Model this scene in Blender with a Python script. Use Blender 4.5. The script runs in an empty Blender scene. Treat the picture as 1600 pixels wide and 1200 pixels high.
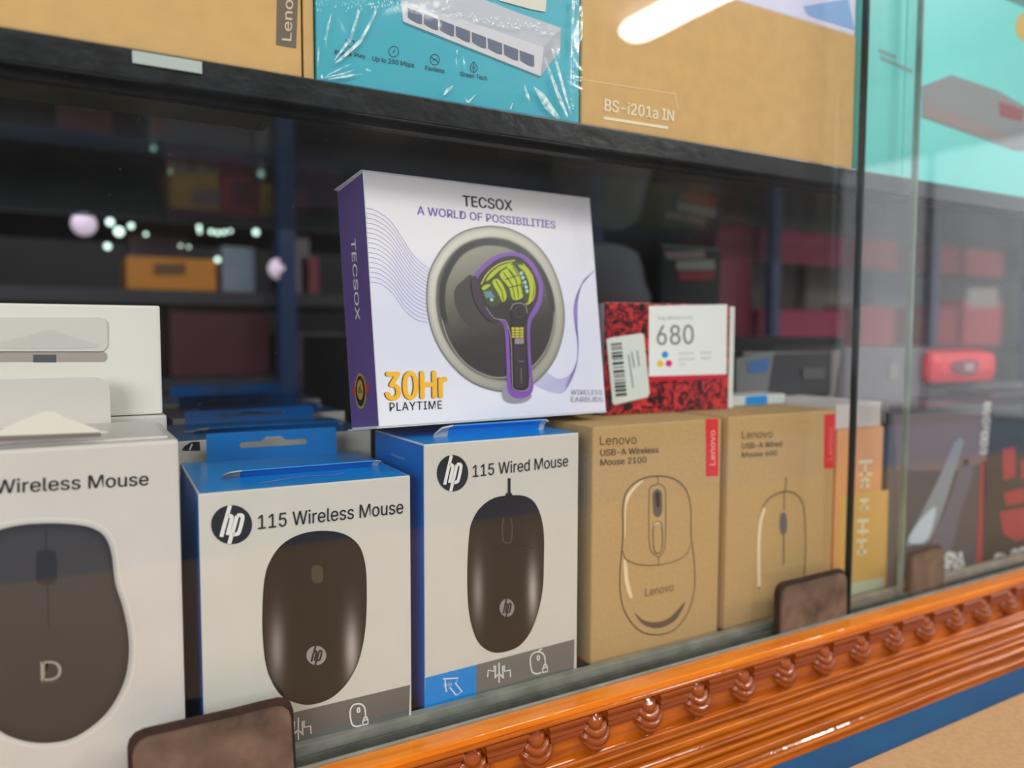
import bpy, bmesh, math, random
from mathutils import Vector, Matrix
from mathutils.geometry import tessellate_polygon
random.seed(7)
SC = bpy.context.scene
COL = SC.collection
R_ = math.radians

# ------------------------------------------------------------------ camera
F_PX, YAW, PITCH, ROLL = 1214.08, 0.52644, 0.066293, -0.002629
def cam_axes():
    cy, sy, cp, sp = math.cos(YAW), math.sin(YAW), math.cos(PITCH), math.sin(PITCH)
    fwd = Vector((sy*cp, cy*cp, -sp)); right = Vector((cy, -sy, 0)); down = fwd.cross(right)
    c, s = math.cos(ROLL), math.sin(ROLL)
    return c*right + s*down, -s*right + c*down, fwd
RT, DN, FW = cam_axes()
cd = bpy.data.cameras.new('camera'); cam = bpy.data.objects.new('camera', cd); COL.objects.link(cam)
m = Matrix.Identity(4)
for i in range(3):
    m[i][0], m[i][1], m[i][2] = RT[i], -DN[i], -FW[i]
cam.matrix_world = m
cd.sensor_width = 36; cd.lens = F_PX/1600*36; cd.clip_start = .01; cd.clip_end = 50
cd.dof.use_dof = True; cd.dof.focus_distance = .366; cd.dof.aperture_fstop = 4.8
SC.camera = cam
SC.view_settings.view_transform = 'Standard'; SC.view_settings.look = 'None'
SC.view_settings.gamma = 1; SC.view_settings.use_curve_mapping = False
SC.view_settings.exposure = -0.14
# ------------------------------------------------------------------ world and lights
W = bpy.data.worlds.new('world'); SC.world = W; W.use_nodes = True
W.node_tree.nodes['Background'].inputs[0].default_value = (.55, .62, .7, 1)
W.node_tree.nodes['Background'].inputs[1].default_value = .06
def area(name, loc, target, sx, sy, power, colour=(1, 1, 1)):
    l = bpy.data.lights.new(name, 'AREA'); l.shape = 'RECTANGLE'; l.size = sx; l.size_y = sy
    l.energy = power; l.color = colour
    o = bpy.data.objects.new(name, l); COL.objects.link(o); o.location = loc
    o.rotation_euler = (Vector(target)-Vector(loc)).to_track_quat('-Z', 'Y').to_euler()
    return o
area('counter_light', (.25, -1.0, 1.1), (.25, .35, -.1), 1.5, .3, 14, (1, .98, .95))
area('side_fill_light', (-1.15, -.95, .38), (.15, .35, .0), 1.0, .7, 24, (.97, .98, 1))  # added fill for the left faces and fronts, no lamp known there
area('far_fill_light', (1.3, -.35, 1.3), (.8, .35, -.1), .8, .2, 9, (.96, .98, 1))  # added fill for the right end, kept clear of the glass reflection
area('stock_fill_light', (-.35, .96, .85), (.3, 1.3, .1), .6, .3, 7, (.9, .95, 1))  # added fill to bring out the dark rack

# ------------------------------------------------------------------ helpers
def lin(c):
    c = c/255
    return c/12.92 if c <= .04045 else ((c+.055)/1.055)**2.4
def L3(rgb): return tuple(lin(c) for c in rgb)
def L4(rgb): return L3(rgb)+(1,)
def mat(name, rgb, rough=.5, spec=.5, metal=0, emit=None, noise=0, nscale=80, bump=0, coat=0, bscale=None, nstretch=None):
    M = bpy.data.materials.new(name); M.use_nodes = True; nt = M.node_tree; b = nt.nodes['Principled BSDF']
    b.inputs['Base Color'].default_value = L4(rgb); b.inputs['Roughness'].default_value = rough
    b.inputs['Specular IOR Level'].default_value = spec; b.inputs['Metallic'].default_value = metal
    b.inputs['Coat Weight'].default_value = coat; b.inputs['Coat Roughness'].default_value = .06
    if emit: b.inputs['Emission Color'].default_value = L4(rgb); b.inputs['Emission Strength'].default_value = emit
    if noise or bump:
        tc = nt.nodes.new('ShaderNodeTexCoord'); n = nt.nodes.new('ShaderNodeTexNoise')
        n.inputs['Scale'].default_value = nscale; n.inputs['Detail'].default_value = 6
        src = tc.outputs['Object']
        if nstretch:
            mp = nt.nodes.new('ShaderNodeMapping'); mp.inputs['Scale'].default_value = nstretch
            nt.links.new(src, mp.inputs[0]); src = mp.outputs[0]
        nt.links.new(src, n.inputs['Vector'])
        if noise:
            r = nt.nodes.new('ShaderNodeValToRGB')
            c = Vector(L3(rgb))
            r.color_ramp.elements[0].position = .3; r.color_ramp.elements[1].position = .7
            r.color_ramp.elements[0].color = (*(c*(1-noise)), 1); r.color_ramp.elements[1].color = (*[min(1, x) for x in c*(1+noise)], 1)
            nt.links.new(n.outputs['Fac'], r.inputs[0]); nt.links.new(r.outputs[0], b.inputs['Base Color'])
        if bump:
            bp = nt.nodes.new('ShaderNodeBump'); bp.inputs['Strength'].default_value = bump; bp.inputs['Distance'].default_value = .0006
            n2 = n
            if bscale:
                n2 = nt.nodes.new('ShaderNodeTexNoise'); n2.inputs['Scale'].default_value = bscale; nt.links.new(src, n2.inputs['Vector'])
            nt.links.new(n2.outputs['Fac'], bp.inputs['Height']); nt.links.new(bp.outputs[0], b.inputs['Normal'])
    return M
def link(name, me, parent=None, mats=()):
    o = bpy.data.objects.new(name, me); COL.objects.link(o)
    for x in mats: me.materials.append(x)
    if parent: o.parent = parent
    return o
def tag(o, label=None, cat=None, group=None, kind=None):
    if label: o['label'] = label
    if cat: o['category'] = cat
    if group: o['group'] = group
    if kind: o['kind'] = kind
    return o
def mesh_from(name, verts, faces):
    me = bpy.data.meshes.new(name); me.from_pydata([tuple(v) for v in verts], [], faces); me.update(); return me
def box_mesh(name, x0, x1, y0, y1, z0, z1, bev=0.0, seg=2):
    bm = bmesh.new(); bmesh.ops.create_cube(bm, size=1)
    for v in bm.verts:
        v.co = Vector((x0+(v.co.x+.5)*(x1-x0), y0+(v.co.y+.5)*(y1-y0), z0+(v.co.z+.5)*(z1-z0)))
    for f in bm.faces:    # slot 0 front(-y), 1 left/right, 2 top/bottom, 0 back
        n = f.normal
        f.material_index = 0 if abs(n.y) > .5 else (1 if abs(n.x) > .5 else 2)
    if bev:
        bmesh.ops.bevel(bm, geom=bm.edges[:], offset=bev, segments=seg, affect='EDGES', profile=.6)
    me = bpy.data.meshes.new(name); bm.to_mesh(me); bm.free(); return me
def box(name, x0, x1, y0, y1, z0, z1, m, parent=None, bev=0.0):
    o = link(name, box_mesh(name, x0, x1, y0, y1, z0, z1, bev), parent)
    ms = m if isinstance(m, (list, tuple)) else [m, m, m]
    for q in ms: o.data.materials.append(q)
    return o
def empty(name, M):
    o = bpy.data.objects.new(name, None); COL.objects.link(o); o.empty_display_size = .02
    o.matrix_world = M; return o
def at(u, v, Y=None, z=None):
    d = RT*((u-800)/F_PX) + DN*((v-600)/F_PX) + FW
    return d*((Y/d.y) if Y is not None else (z/d.z))
def place(x, y, z, yaw=0, lean=0, roll=0):
    return Matrix.Translation((x, y, z)) @ Matrix.Rotation(R_(yaw), 4, 'Z') @ Matrix.Rotation(R_(lean), 4, 'X') @ Matrix.Rotation(R_(roll), 4, 'Y')

class Face:
    """A plane of a thing's own box, on which flat print lies."""
    def __init__(s, root, M, kind='front', off=0.0):
        s.root = root; s.M = M; s.Mi = M.inverted()
        ax = {'front': (1, -1), 'left': (0, -1), 'top': (2, 1)}[kind]
        s.axis, s.sgn = ax; s.off = off; s.kind = kind
    def px(s, u, v):
        d = RT*((u-800)/F_PX) + DN*((v-600)/F_PX) + FW
        o = s.Mi @ Vector((0, 0, 0)); d = s.Mi.to_3x3() @ d
        return o + d*((s.off-o[s.axis])/d[s.axis])
    def lift(s, p, k):
        p = p.copy(); p[s.axis] += s.sgn*k*.00012; return p
def crop(pts, ox, oy, sc): return [(ox+x/sc, oy+y/sc) for x, y in pts]
def smooth(pts, n=6, closed=True):
    out = []; N = len(pts)
    for i in range(N if closed else N-1):
        g = lambda j: pts[j % N] if closed else pts[max(0, min(N-1, j))]
        p0, p1, p2, p3 = g(i-1), g(i), g(i+1), g(i+2)
        for k in range(n):
            t = k/n
            out.append(tuple(.5*(2*p1[a]+(p2[a]-p0[a])*t+(2*p0[a]-5*p1[a]+4*p2[a]-p3[a])*t*t+(3*p1[a]-p0[a]-3*p2[a]+p3[a])*t**3) for a in (0, 1)))
    if not closed: out.append(tuple(pts[-1]))
    return out
def ell(cx, cy, rx, ry, n=40, rot=0):
    c, s = math.cos(rot), math.sin(rot)
    return [(cx+rx*math.cos(a)*c-ry*math.sin(a)*s, cy+rx*math.cos(a)*s+ry*math.sin(a)*c) for a in [2*math.pi*i/n for i in range(n)]]
def fill(F, pts, m, name, k=1, label=None):
    P = [F.lift(F.px(*p), k) for p in pts]
    me = mesh_from(name, P, [tuple(t) for t in tessellate_polygon([P])])
    o = link(name, me, F.root, [m]); tag(o, label); return o
def fills(F, polys, m, name, k=1, label=None):
    V, T = [], []
    for pts in polys:
        P = [F.lift(F.px(*p), k) for p in pts]; b = len(V); V += P
        T += [tuple(i+b for i in t) for t in tessellate_polygon([P])]
    o = link(name, mesh_from(name, V, T), F.root, [m]); tag(o, label); return o
def ribbon(F, lines, width, m, name, k=1, label=None, closed=False):
    """Printed lines; width in px of the photograph at the face."""
    V, T = [], []
    for pts in lines:
        P = [F.px(*p) for p in pts]; n = len(P)
        q = F.px(pts[0][0]+1, pts[0][1]+1); w = width*(q-P[0]).length/1.414/2*1.05
        nrm = Vector((0, 0, 0)); nrm[F.axis] = 1
        b = len(V)
        for i in range(n):
            a = P[(i-1) % n] if (closed or i > 0) else P[i]; c = P[(i+1) % n] if (closed or i < n-1) else P[i]
            t = (c-a); t = t.normalized() if t.length > 0 else Vector((1, 0, 0)); s = t.cross(nrm)
            V += [F.lift(P[i]+s*w, k), F.lift(P[i]-s*w, k)]
        for i in range(n if closed else n-1):
            j = (i+1) % n; T.append((b+2*i, b+2*i+1, b+2*j+1, b+2*j))
    o = link(name, mesh_from(name, V, T), F.root, [m]); tag(o, label); return o
def radial(F, outline, colour, m, name, k=1, rings=22, centre=None, label=None):
    """A printed picture: star-shaped patch whose colours are a function of photograph position and radius."""
    n = len(outline)
    cx = centre[0] if centre else sum(p[0] for p in outline)/n; cy = centre[1] if centre else sum(p[1] for p in outline)/n
    V = [F.lift(F.px(cx, cy), k)]; C = [colour(cx, cy, 0)]; T = []
    for r in range(1, rings+1):
        q = r/rings
        for p in outline:
            u, v = cx+(p[0]-cx)*q, cy+(p[1]-cy)*q
            V.append(F.lift(F.px(u, v), k)); C.append(colour(u, v, q))
    for i in range(n): T.append((0, 1+i, 1+(i+1) % n))
    for r in range(1, rings):
        a, b = 1+(r-1)*n, 1+r*n
        for i in range(n): j = (i+1) % n; T.append((a+i, b+i, b+j, a+j))
    me = mesh_from(name, V, T); ca = me.color_attributes.new('Col', 'FLOAT_COLOR', 'POINT')
    for i, c in enumerate(C): ca.data[i].color = L4(c)
    o = link(name, me, F.root, [m]); tag(o, label); return o
def gridprint(F, corners, nx, ny, colour, m, name, k=1):
    """Printed panel; corners TL,TR,BR,BL in px; colour(s,t)."""
    a, b, c, d = [F.px(*p) for p in corners]; V, C, T = [], [], []
    for j in range(ny+1):
        for i in range(nx+1):
            s, t = i/nx, j/ny
            V.append(F.lift((a*(1-s)+b*s)*(1-t)+(d*(1-s)+c*s)*t, k)); C.append(colour(s, t))
    for j in range(ny):
        for i in range(nx): q = j*(nx+1)+i; T.append((q, q+1, q+nx+2, q+nx+1))
    me = mesh_from(name, V, T); ca = me.color_attributes.new('Col', 'FLOAT_COLOR', 'POINT')
    for i, c in enumerate(C): ca.data[i].color = L4(c)
    return link(name, me, F.root, [m])
def vcol(name, rough=.4, spec=.5):
    M = bpy.data.materials.new(name); M.use_nodes = True; nt = M.node_tree; b = nt.nodes['Principled BSDF']
    a = nt.nodes.new('ShaderNodeVertexColor'); a.layer_name = 'Col'; nt.links.new(a.outputs[0], b.inputs['Base Color'])
    b.inputs['Roughness'].default_value = rough; b.inputs['Specular IOR Level'].default_value = spec; return M
CAPS = {}
FONT = None
try:      # the sans face that ships with Blender; its built-in face if that is missing
    import os
    FONT = bpy.data.fonts.load(os.path.join(bpy.utils.resource_path('LOCAL'), 'datafiles', 'fonts', 'Inter.woff2'))
except Exception:
    FONT = None

def glyphs(s, bold=0, shear=0, space=1):
    cu = bpy.data.curves.new('t', 'FONT'); cu.body = s; cu.size = 1; cu.shear = shear; cu.space_character = space
    cu.resolution_u = 4; cu.fill_mode = 'FRONT'
    if FONT: cu.font = FONT
    o = bpy.data.objects.new('t', cu); COL.objects.link(o)
    dg = bpy.context.evaluated_depsgraph_get(); me = bpy.data.meshes.new_from_object(o.evaluated_get(dg))
    bpy.data.objects.remove(o); bpy.data.curves.remove(cu)
    if bold > 0:      # heavier strokes: the same outlines again, moved a little each way
        V = [v.co.copy() for v in me.vertices]; T = [tuple(p.vertices) for p in me.polygons]; W_, Q = [], []
        for lv, (dx, dy) in enumerate(((-1, 0), (1, 0), (0, .8), (0, -.8))):
            b = len(W_); W_ += [(v.x+dx*bold, v.y+dy*bold*.6, lv*.2) for v in V]; Q += [tuple(i+b for i in t) for t in T]
        bpy.data.meshes.remove(me); me = mesh_from('lettering', W_, Q)
    return me
def text(F, s, p0, p1, pc, m, name='lettering', bold=0.0, shear=0, k=2, space=1, label=None, under=None):
    """s fitted on the baseline p0-p1 (px), pc = the top of a capital above p0."""
    me = glyphs(s, bold, shear, space)
    if 'H' not in CAPS:
        h = glyphs('H'); CAPS['H'] = max(v.co.y for v in h.vertices)
    a, b, c = F.px(*p0), F.px(*p1), F.px(*pc)
    x0 = min(v.co.x for v in me.vertices); x1 = max(v.co.x for v in me.vertices)
    ex = (b-a)/(x1-x0); ey = (c-a)/CAPS['H']
    for v in me.vertices: v.co = F.lift(a+ex*(v.co.x-x0)+ey*v.co.y, k+v.co.z)
    me.name = name
    if F.kind == 'left' or True: me.update()
    o = link(name, me, under or F.root, [m]); tag(o, label); return o

def thin_glass(name, tint=(1, 1, 1), f0=.075, dust=.02, rough=0.0, dscale=9):
    """Clear pane: Schlick reflection both ways, clear transmission, a little dust."""
    M = bpy.data.materials.new(name); M.use_nodes = True; nt = M.node_tree; nt.nodes.clear(); N = nt.nodes.new; K = nt.links.new
    out = N('ShaderNodeOutputMaterial'); ge = N('ShaderNodeNewGeometry'); dot = N('ShaderNodeVectorMath'); dot.operation = 'DOT_PRODUCT'
    K(ge.outputs['Incoming'], dot.inputs[0]); K(ge.outputs['Normal'], dot.inputs[1])
    ab = N('ShaderNodeMath'); ab.operation = 'ABSOLUTE'; K(dot.outputs['Value'], ab.inputs[0])
    om = N('ShaderNodeMath'); om.operation = 'SUBTRACT'; om.inputs[0].default_value = 1; K(ab.outputs[0], om.inputs[1])
    pw = N('ShaderNodeMath'); pw.operation = 'POWER'; pw.inputs[1].default_value = 4.2; K(om.outputs[0], pw.inputs[0])
    ma = N('ShaderNodeMath'); ma.operation = 'MULTIPLY_ADD'; ma.inputs[1].default_value = 1-f0; ma.inputs[2].default_value = f0; K(pw.outputs[0], ma.inputs[0])
    tr = N('ShaderNodeBsdfTransparent'); tr.inputs[0].default_value = (*tint, 1)
    gl = N('ShaderNodeBsdfGlossy'); gl.inputs['Roughness'].default_value = rough
    mx = N('ShaderNodeMixShader'); K(ma.outputs[0], mx.inputs[0]); K(tr.outputs[0], mx.inputs[1]); K(gl.outputs[0], mx.inputs[2])
    tc = N('ShaderNodeTexCoord'); no = N('ShaderNodeTexNoise'); no.inputs['Scale'].default_value = dscale; no.inputs['Detail'].default_value = 8
    K(tc.outputs['Object'], no.inputs['Vector'])
    rp = N('ShaderNodeMapRange'); rp.inputs[1].default_value = .35; rp.inputs[2].default_value = .75; rp.inputs[3].default_value = dust*.3; rp.inputs[4].default_value = dust*1.6
    K(no.outputs['Fac'], rp.inputs[0])
    # dust specks
    vo = N('ShaderNodeTexVoronoi'); vo.inputs['Scale'].default_value = 160; K(tc.outputs['Object'], vo.inputs['Vector'])
    lt = N('ShaderNodeMath'); lt.operation = 'LESS_THAN'; lt.inputs[1].default_value = .035; K(vo.outputs['Distance'], lt.inputs[0])
    sc = N('ShaderNodeMath'); sc.operation = 'MULTIPLY'; sc.inputs[1].default_value = dust*12; K(lt.outputs[0], sc.inputs[0])
    ad = N('ShaderNodeMath'); ad.operation = 'ADD'; K(rp.outputs[0], ad.inputs[0]); K(sc.outputs[0], ad.inputs[1])
    df = N('ShaderNodeBsdfDiffuse'); df.inputs[0].default_value = (.8, .8, .78, 1)
    m2 = N('ShaderNodeMixShader'); K(ad.outputs[0], m2.inputs[0]); K(mx.outputs[0], m2.inputs[1]); K(df.outputs[0], m2.inputs[2])
    K(m2.outputs[0], out.inputs[0]); return M

# ------------------------------------------------------------------ materials
WHITE_CARD = mat('white_card', (208, 203, 196), .38, noise=.03, nscale=30)
HP_WHITE = mat('mouse_box_white', (206, 203, 193), .35, noise=.03, nscale=40)
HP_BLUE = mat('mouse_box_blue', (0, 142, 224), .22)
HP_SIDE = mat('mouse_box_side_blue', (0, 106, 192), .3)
KRAFT = mat('kraft_card', (186, 154, 104), .7, .2, noise=.06, nscale=500, bump=.15)
KRAFT2 = mat('carton_card', (206, 168, 110), .75, .2, noise=.05, nscale=90)
KRAFT3 = mat('counter_card', (200, 160, 116), .8, .2, noise=.07, nscale=350, bump=.2)
INK = mat('black_ink', (26, 26, 28), .45)
GREY_INK = mat('grey_ink', (112, 110, 104), .4)
BROWN_INK = mat('brown_ink', (92, 72, 50), .6)
WHITE_INK = mat('white_ink', (226, 226, 222), .4)
TAN_INK = mat('cream_ink', (236, 220, 188), .6)
RED = mat('red_ink', (214, 40, 44), .4)
CYAN_BLUE = mat('blue_ink', (0, 134, 214), .35)
TEAL = mat('teal_print', (62, 178, 196), .35, noise=.05, nscale=10)
TEAL2 = mat('teal_print_pale', (120, 222, 216), .4, noise=.06, nscale=8)
PURPLE = mat('purple_print', (100, 78, 140), .35, noise=.06, nscale=30)
PURPLE_INK = mat('purple_ink', (124, 98, 178), .4)
PALE_PURPLE = mat('pale_purple_ink', (146, 132, 200), .4)
ORANGE_YEL = mat('yellow_ink', (246, 186, 24), .4)
PRINT = vcol('picture_print', .33)
PRINT_MATT = vcol('picture_print_matt', .6, .2)
ALU = mat('dusty_aluminium', (146, 146, 134), .45, .5, .2, noise=.25, nscale=60, bump=.3)
ALU_DARK = mat('dark_channel', (74, 76, 68), .6, noise=.3, nscale=80)
DARK = mat('dark_panel', (24, 24, 28), .5)
BLACK = mat('black_plastic', (14, 14, 16), .4)
PADM = mat('brown_pad', (100, 80, 66), .75, .3, noise=.45, nscale=70, bump=.5)
PAD_EDGE = mat('brown_pad_edge', (58, 40, 32), .8, .3, noise=.3, nscale=90)

# ------------------------------------------------------------------ the room
def struct(name, *a, **k):
    o = box(name, *a, **k); tag(o, kind='structure'); return o
FLOORM = mat('shop_floor', (62, 26, 40), .5, noise=.2, nscale=4)
WALLM = mat('dark_wall', (20, 20, 24), .6, noise=.3, nscale=3)
LWALL = mat('light_wall', (150, 150, 150), .6, noise=.1, nscale=3)
CEILM = mat('ceiling_paint', (88, 86, 88), .8, noise=.04, nscale=3)
struct('floor', -3, 4.6, -4.6, 3.2, -1.25, -1.2, FLOORM)
struct('ceiling', -3, 4.6, -4.6, 3.2, 1.55, 1.6, CEILM)
struct('wall_back', -3, 4.6, 3.1, 3.2, -1.2, 1.55, WALLM)
struct('wall_front', -3, 4.6, -4.6, -4.5, -1.2, 1.55, WALLM)
struct('wall_right', 4.5, 4.6, -4.5, 3.1, -1.2, 1.55, LWALL)
struct('wall_left', -3.1, -3, -4.5, 3.1, -1.2, 1.55, WALLM)
win = struct('window_1', 4.44, 4.5, -2.75, -.3, -.5, 1.1, mat('window_frame', (90, 92, 96), .5))
SKYP = mat('daylight_pane', (222, 226, 232), .5, emit=1.5)
for i in range(4):
    y0 = -2.69+i*.60
    p = box('window_pane', 4.425, 4.438, y0, y0+.55, -.44, 1.04, SKYP, win)

# LED batten whose reflection shows at the top of the glass
def capsule_mesh(r, L, seg=20):
    V, T = [], []; prof = []
    for i in range(7): a = math.pi/2*(1-i/6); prof.append((-L/2-r*math.sin(a), r*math.cos(a)))
    for i in range(7): a = math.pi/2*(i/6); prof.append((L/2+r*math.sin(a), r*math.cos(a)))
    for y, q in prof:
        for j in range(seg): t = 2*math.pi*j/seg; V.append((q*math.cos(t), y, q*math.sin(t)*.5))
    for i in range(len(prof)-1):
        for j in range(seg): k = (j+1) % seg; T.append((i*seg+j, i*seg+k, (i+1)*seg+k, (i+1)*seg+j))
    me = mesh_from('diffuser', V, T)
    for p in me.polygons: p.use_smooth = True
    return me
LED = mat('led_diffuser', (255, 250, 245), .4, emit=70)
lamp = empty('ceiling_lamp', place(2.53, -1.62, 1.5))
tag(lamp, 'long white lit tube lamp on the ceiling, mirrored in the glass', 'lamp')
link('diffuser', capsule_mesh(.085, 1.66), lamp, [LED]); box('batten', -.05, .05, -.9, .9, .03, .05, WHITE_CARD, lamp)

# ------------------------------------------------------------------ display case
X0, X1 = -.45, 2.2
case = empty('display_case', place(0, 0, 0))
tag(case, 'glass fronted shop display case holding all the boxed goods', 'display case')
box('case_floor', X0, X1, .3405, .98, -.2, -.187, DARK, case)
box('plinth', X0, X1, .325, .98, -.4, -.2, DARK, case)
box('light_block_board', X0, X1, .36, 1.0, .62, .64, DARK, case)  # unseen board, added to keep light from above off the back
# glass shelf
SHELFM = thin_glass('shelf_glass', (.62, .72, .7), .05, .05, .02, 30)
SHELF_EDGE = mat('shelf_edge_glass', (18, 22, 25), .3, .5, noise=.6, nscale=120, bump=.6)
box('glass_shelf', X0, X1, .345, .78, .1005, .1055, SHELFM, case)
box('shelf_edge', X0, X1, .338, .3445, .0965, .1085, SHELF_EDGE, case, .0008)
box('shelf_rail', X0, X1, .3445, .352, .0935, .0998, mat('shelf_rail_metal', (24, 24, 26), .4, .5, .3, noise=.4, nscale=150, bump=.5), case, .0006)
# track
trk = empty('track', place(0, 0, 0)); trk.name = 'sliding_track'; trk.parent = case
box('track_bed', X0, X1, .3175, .3405, -.2, -.189, ALU_DARK, trk)
for y0, y1, zt, mm in ((.3178, .3195, -.1838, ALU), (.3255, .3275, -.1838, ALU_DARK), (.3335, .3392, -.1828, ALU)):
    box('track_rail', X0, X1, y0, y1, -.189, zt, mm, trk, .0003)
# sliding panes
PANE = thin_glass('pane_glass', (.98, .99, .985), .058, .010)
EDGE_D = mat('pane_edge_dark', (26, 38, 36), .2)
EDGE_L = mat('pane_edge_pale', (124, 140, 130), .3, noise=.3, nscale=40)
def sheet(name, x0, x1, y, z0, z1, m, parent):
    return link(name, mesh_from(name, [(x0, y, z0), (x1, y, z0), (x1, y, z1), (x0, y, z1)], [(0, 1, 2, 3)]), parent, [m])
pa = empty('sliding_pane', place(0, 0, 0))
tag(pa, 'sliding glass pane at left, in front of the mouse boxes', 'glass pane')
sheet('pane', X0, .513, .3315, -.188, .6, PANE, pa)
box('pane_edge', .513, .5145, .3295, .3335, -.188, .6, EDGE_L, pa)
pb = empty('sliding_pane', place(0, 0, 0))
tag(pb, 'right sliding glass pane with a dark upright edge, overlapping the left pane', 'glass pane')
sheet('pane', .4445, X1, .3225, -.188, .6, PANE, pb)
box('pane_edge', .4425, .4445, .3205, .3245, -.188, .6, EDGE_D, pb)

# carved rail ------------------------------------------------------------------
def wood_mat(name, rgb, dark):
    M = bpy.data.materials.new(name); M.use_nodes = True; nt = M.node_tree; b = nt.nodes['Principled BSDF']; N = nt.nodes.new; K = nt.links.new
    tc = N('ShaderNodeTexCoord'); mp = N('ShaderNodeMapping'); mp.inputs['Scale'].default_value = (6, 90, 90); K(tc.outputs['Object'], mp.inputs[0])
    n = N('ShaderNodeTexNoise'); n.inputs['Scale'].default_value = 3; n.inputs['Detail'].default_value = 8; n.inputs['Distortion'].default_value = .6; K(mp.outputs[0], n.inputs['Vector'])
    r = N('ShaderNodeValToRGB'); r.color_ramp.elements[0].position = .3; r.color_ramp.elements[1].position = .66
    r.color_ramp.elements[0].color = L4(dark); r.color_ramp.elements[1].color = L4(rgb)
    K(n.outputs['Fac'], r.inputs[0]); K(r.outputs[0], b.inputs['Base Color'])
    b.inputs['Roughness'].default_value = .45; b.inputs['Specular IOR Level'].default_value = .15; b.inputs['Coat Weight'].default_value = .75; b.inputs['Coat Roughness'].default_value = .07
    bp = N('ShaderNodeBump'); bp.inputs['Strength'].default_value = .35; bp.inputs['Distance'].default_value = .0006
    n2 = N('ShaderNodeTexNoise'); n2.inputs['Scale'].default_value = 130; n2.inputs['Detail'].default_value = 3; K(tc.outputs['Object'], n2.inputs['Vector'])
    K(n2.outputs['Fac'], bp.inputs['Height']); K(bp.outputs[0], b.inputs['Coat Normal']); return M
WOOD = wood_mat('varnished_wood', (198, 104, 12), (152, 68, 8))
WOOD_TOP = wood_mat('varnished_wood_top', (236, 138, 24), (214, 110, 14))
WOOD_DROP = wood_mat('varnished_wood_carving', (168, 84, 32), (130, 56, 18))
def arc(cy, cz, r, a0, a1, n=6): return [(cy+r*math.cos(R_(a0+(a1-a0)*i/n)), cz+r*math.sin(R_(a0+(a1-a0)*i/n))) for i in range(n+1)]
rail = empty('carved_rail', place(0, 0, 0))
tag(rail, 'orange varnished wooden rail carved with drops, along the foot of the glass', 'wooden rail')
RX0, RX1 = -.45, 2.2
def extrude(name, prof, x0, x1, m, parent, smooth_=True, close=True):
    n = len(prof); V = [(x0, y, z) for y, z in prof]+[(x1, y, z) for y, z in prof]
    T = [(i, (i+1) % n, n+(i+1) % n, n+i) for i in range(n)]
    T += [tuple(range(n))[::-1], tuple(range(n, 2*n))]
    me = mesh_from(name, V, T); bm = bmesh.new(); bm.from_mesh(me); bmesh.ops.recalc_face_normals(bm, faces=bm.faces[:]); bm.to_mesh(me); bm.free()
    return link(name, me, parent, [m])
extrude('top_strip', [(.3172, -.188), (.3172, -.1848)]+arc(.3072, -.1858, .0010, 90, 180, 5)+[(.3062, -.188)], RX0, RX1, WOOD_TOP, rail)
extrude('fascia', [(.3172, -.25), (.3172, -.188), (.3055, -.188)]+arc(.3055, -.1892, .0012, 90, 240, 6)+[(.3068, -.1905), (.3092, -.1905), (.3092, -.2132), (.3085, -.25)], RX0, RX1, WOOD, rail)
# lower mouldings: rounded ribs stepping out
ribs = [(.3076, -.2142, .0013), (.3052, -.2162, .0013), (.3008, -.2185, .0028), (.2966, -.2232, .0014), (.2934, -.2252, .0016), (.2888, -.2282, .0030), (.2842, -.2328, .0018)]
base = [(.3085, -.2135), (.2812, -.2352), (.3085, -.25)]
extrude('moulding_base', [(.3092, -.2130), (.3075, -.2145), (.3050, -.2185), (.3000, -.2225), (.2960, -.2256), (.2905, -.2292), (.2860, -.2335), (.2812, -.2352), (.2812, -.25), (.3092, -.25)], RX0, RX1, WOOD, rail)
for y, z, r in ribs:
    o = extrude('rib', arc(y, z, r, 0, 330, 11), RX0, RX1, WOOD, rail)
    for p in o.data.polygons: p.use_smooth = len(p.vertices) == 4
# drops and stepped ledges between them
PIT = .03485; XD0 = .1930
def drop_mesh():
    """Layered carved drop: four scalloped shells hanging one below the other and a pointed lobe."""
    V, T = [], []
    prof = [(0, .0026), (.0022, .0030), (.0028, .0050), (.0052, .0060), (.0057, .0046), (.0064, .0072), (.0090, .0080), (.0095, .0064), (.0101, .0088), (.0126, .0092), (.0131, .0076), (.0137, .0086), (.0158, .0078), (.0176, .0058), (.0190, .0034), (.0197, .0004)]
    n = 16
    for d, r in prof:
        for j in range(n+1):
            a = math.pi*j/n
            V.append((r*1.02*math.cos(a), .0022-r*.92*max(0, math.sin(a))**.8, -d-.0042*math.sin(a)**2*min(1, d/.004)*(1 if d < .019 else .85)))
    m_ = n+1
    for i in range(len(prof)-1):
        for j in range(n): T.append((i*m_+j, i*m_+j+1, (i+1)*m_+j+1, (i+1)*m_+j))
    T.append(tuple(range(m_))[::-1])
    me = mesh_from('carved_drop', V, T)
    for p in me.polygons: p.use_smooth = True
    bm = bmesh.new(); bm.from_mesh(me); bmesh.ops.recalc_face_normals(bm, faces=bm.faces[:])
    bm.to_mesh(me); bm.free()
    return me
DM = drop_mesh(); DM.materials.append(WOOD_DROP)
LEDGE = None
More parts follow.
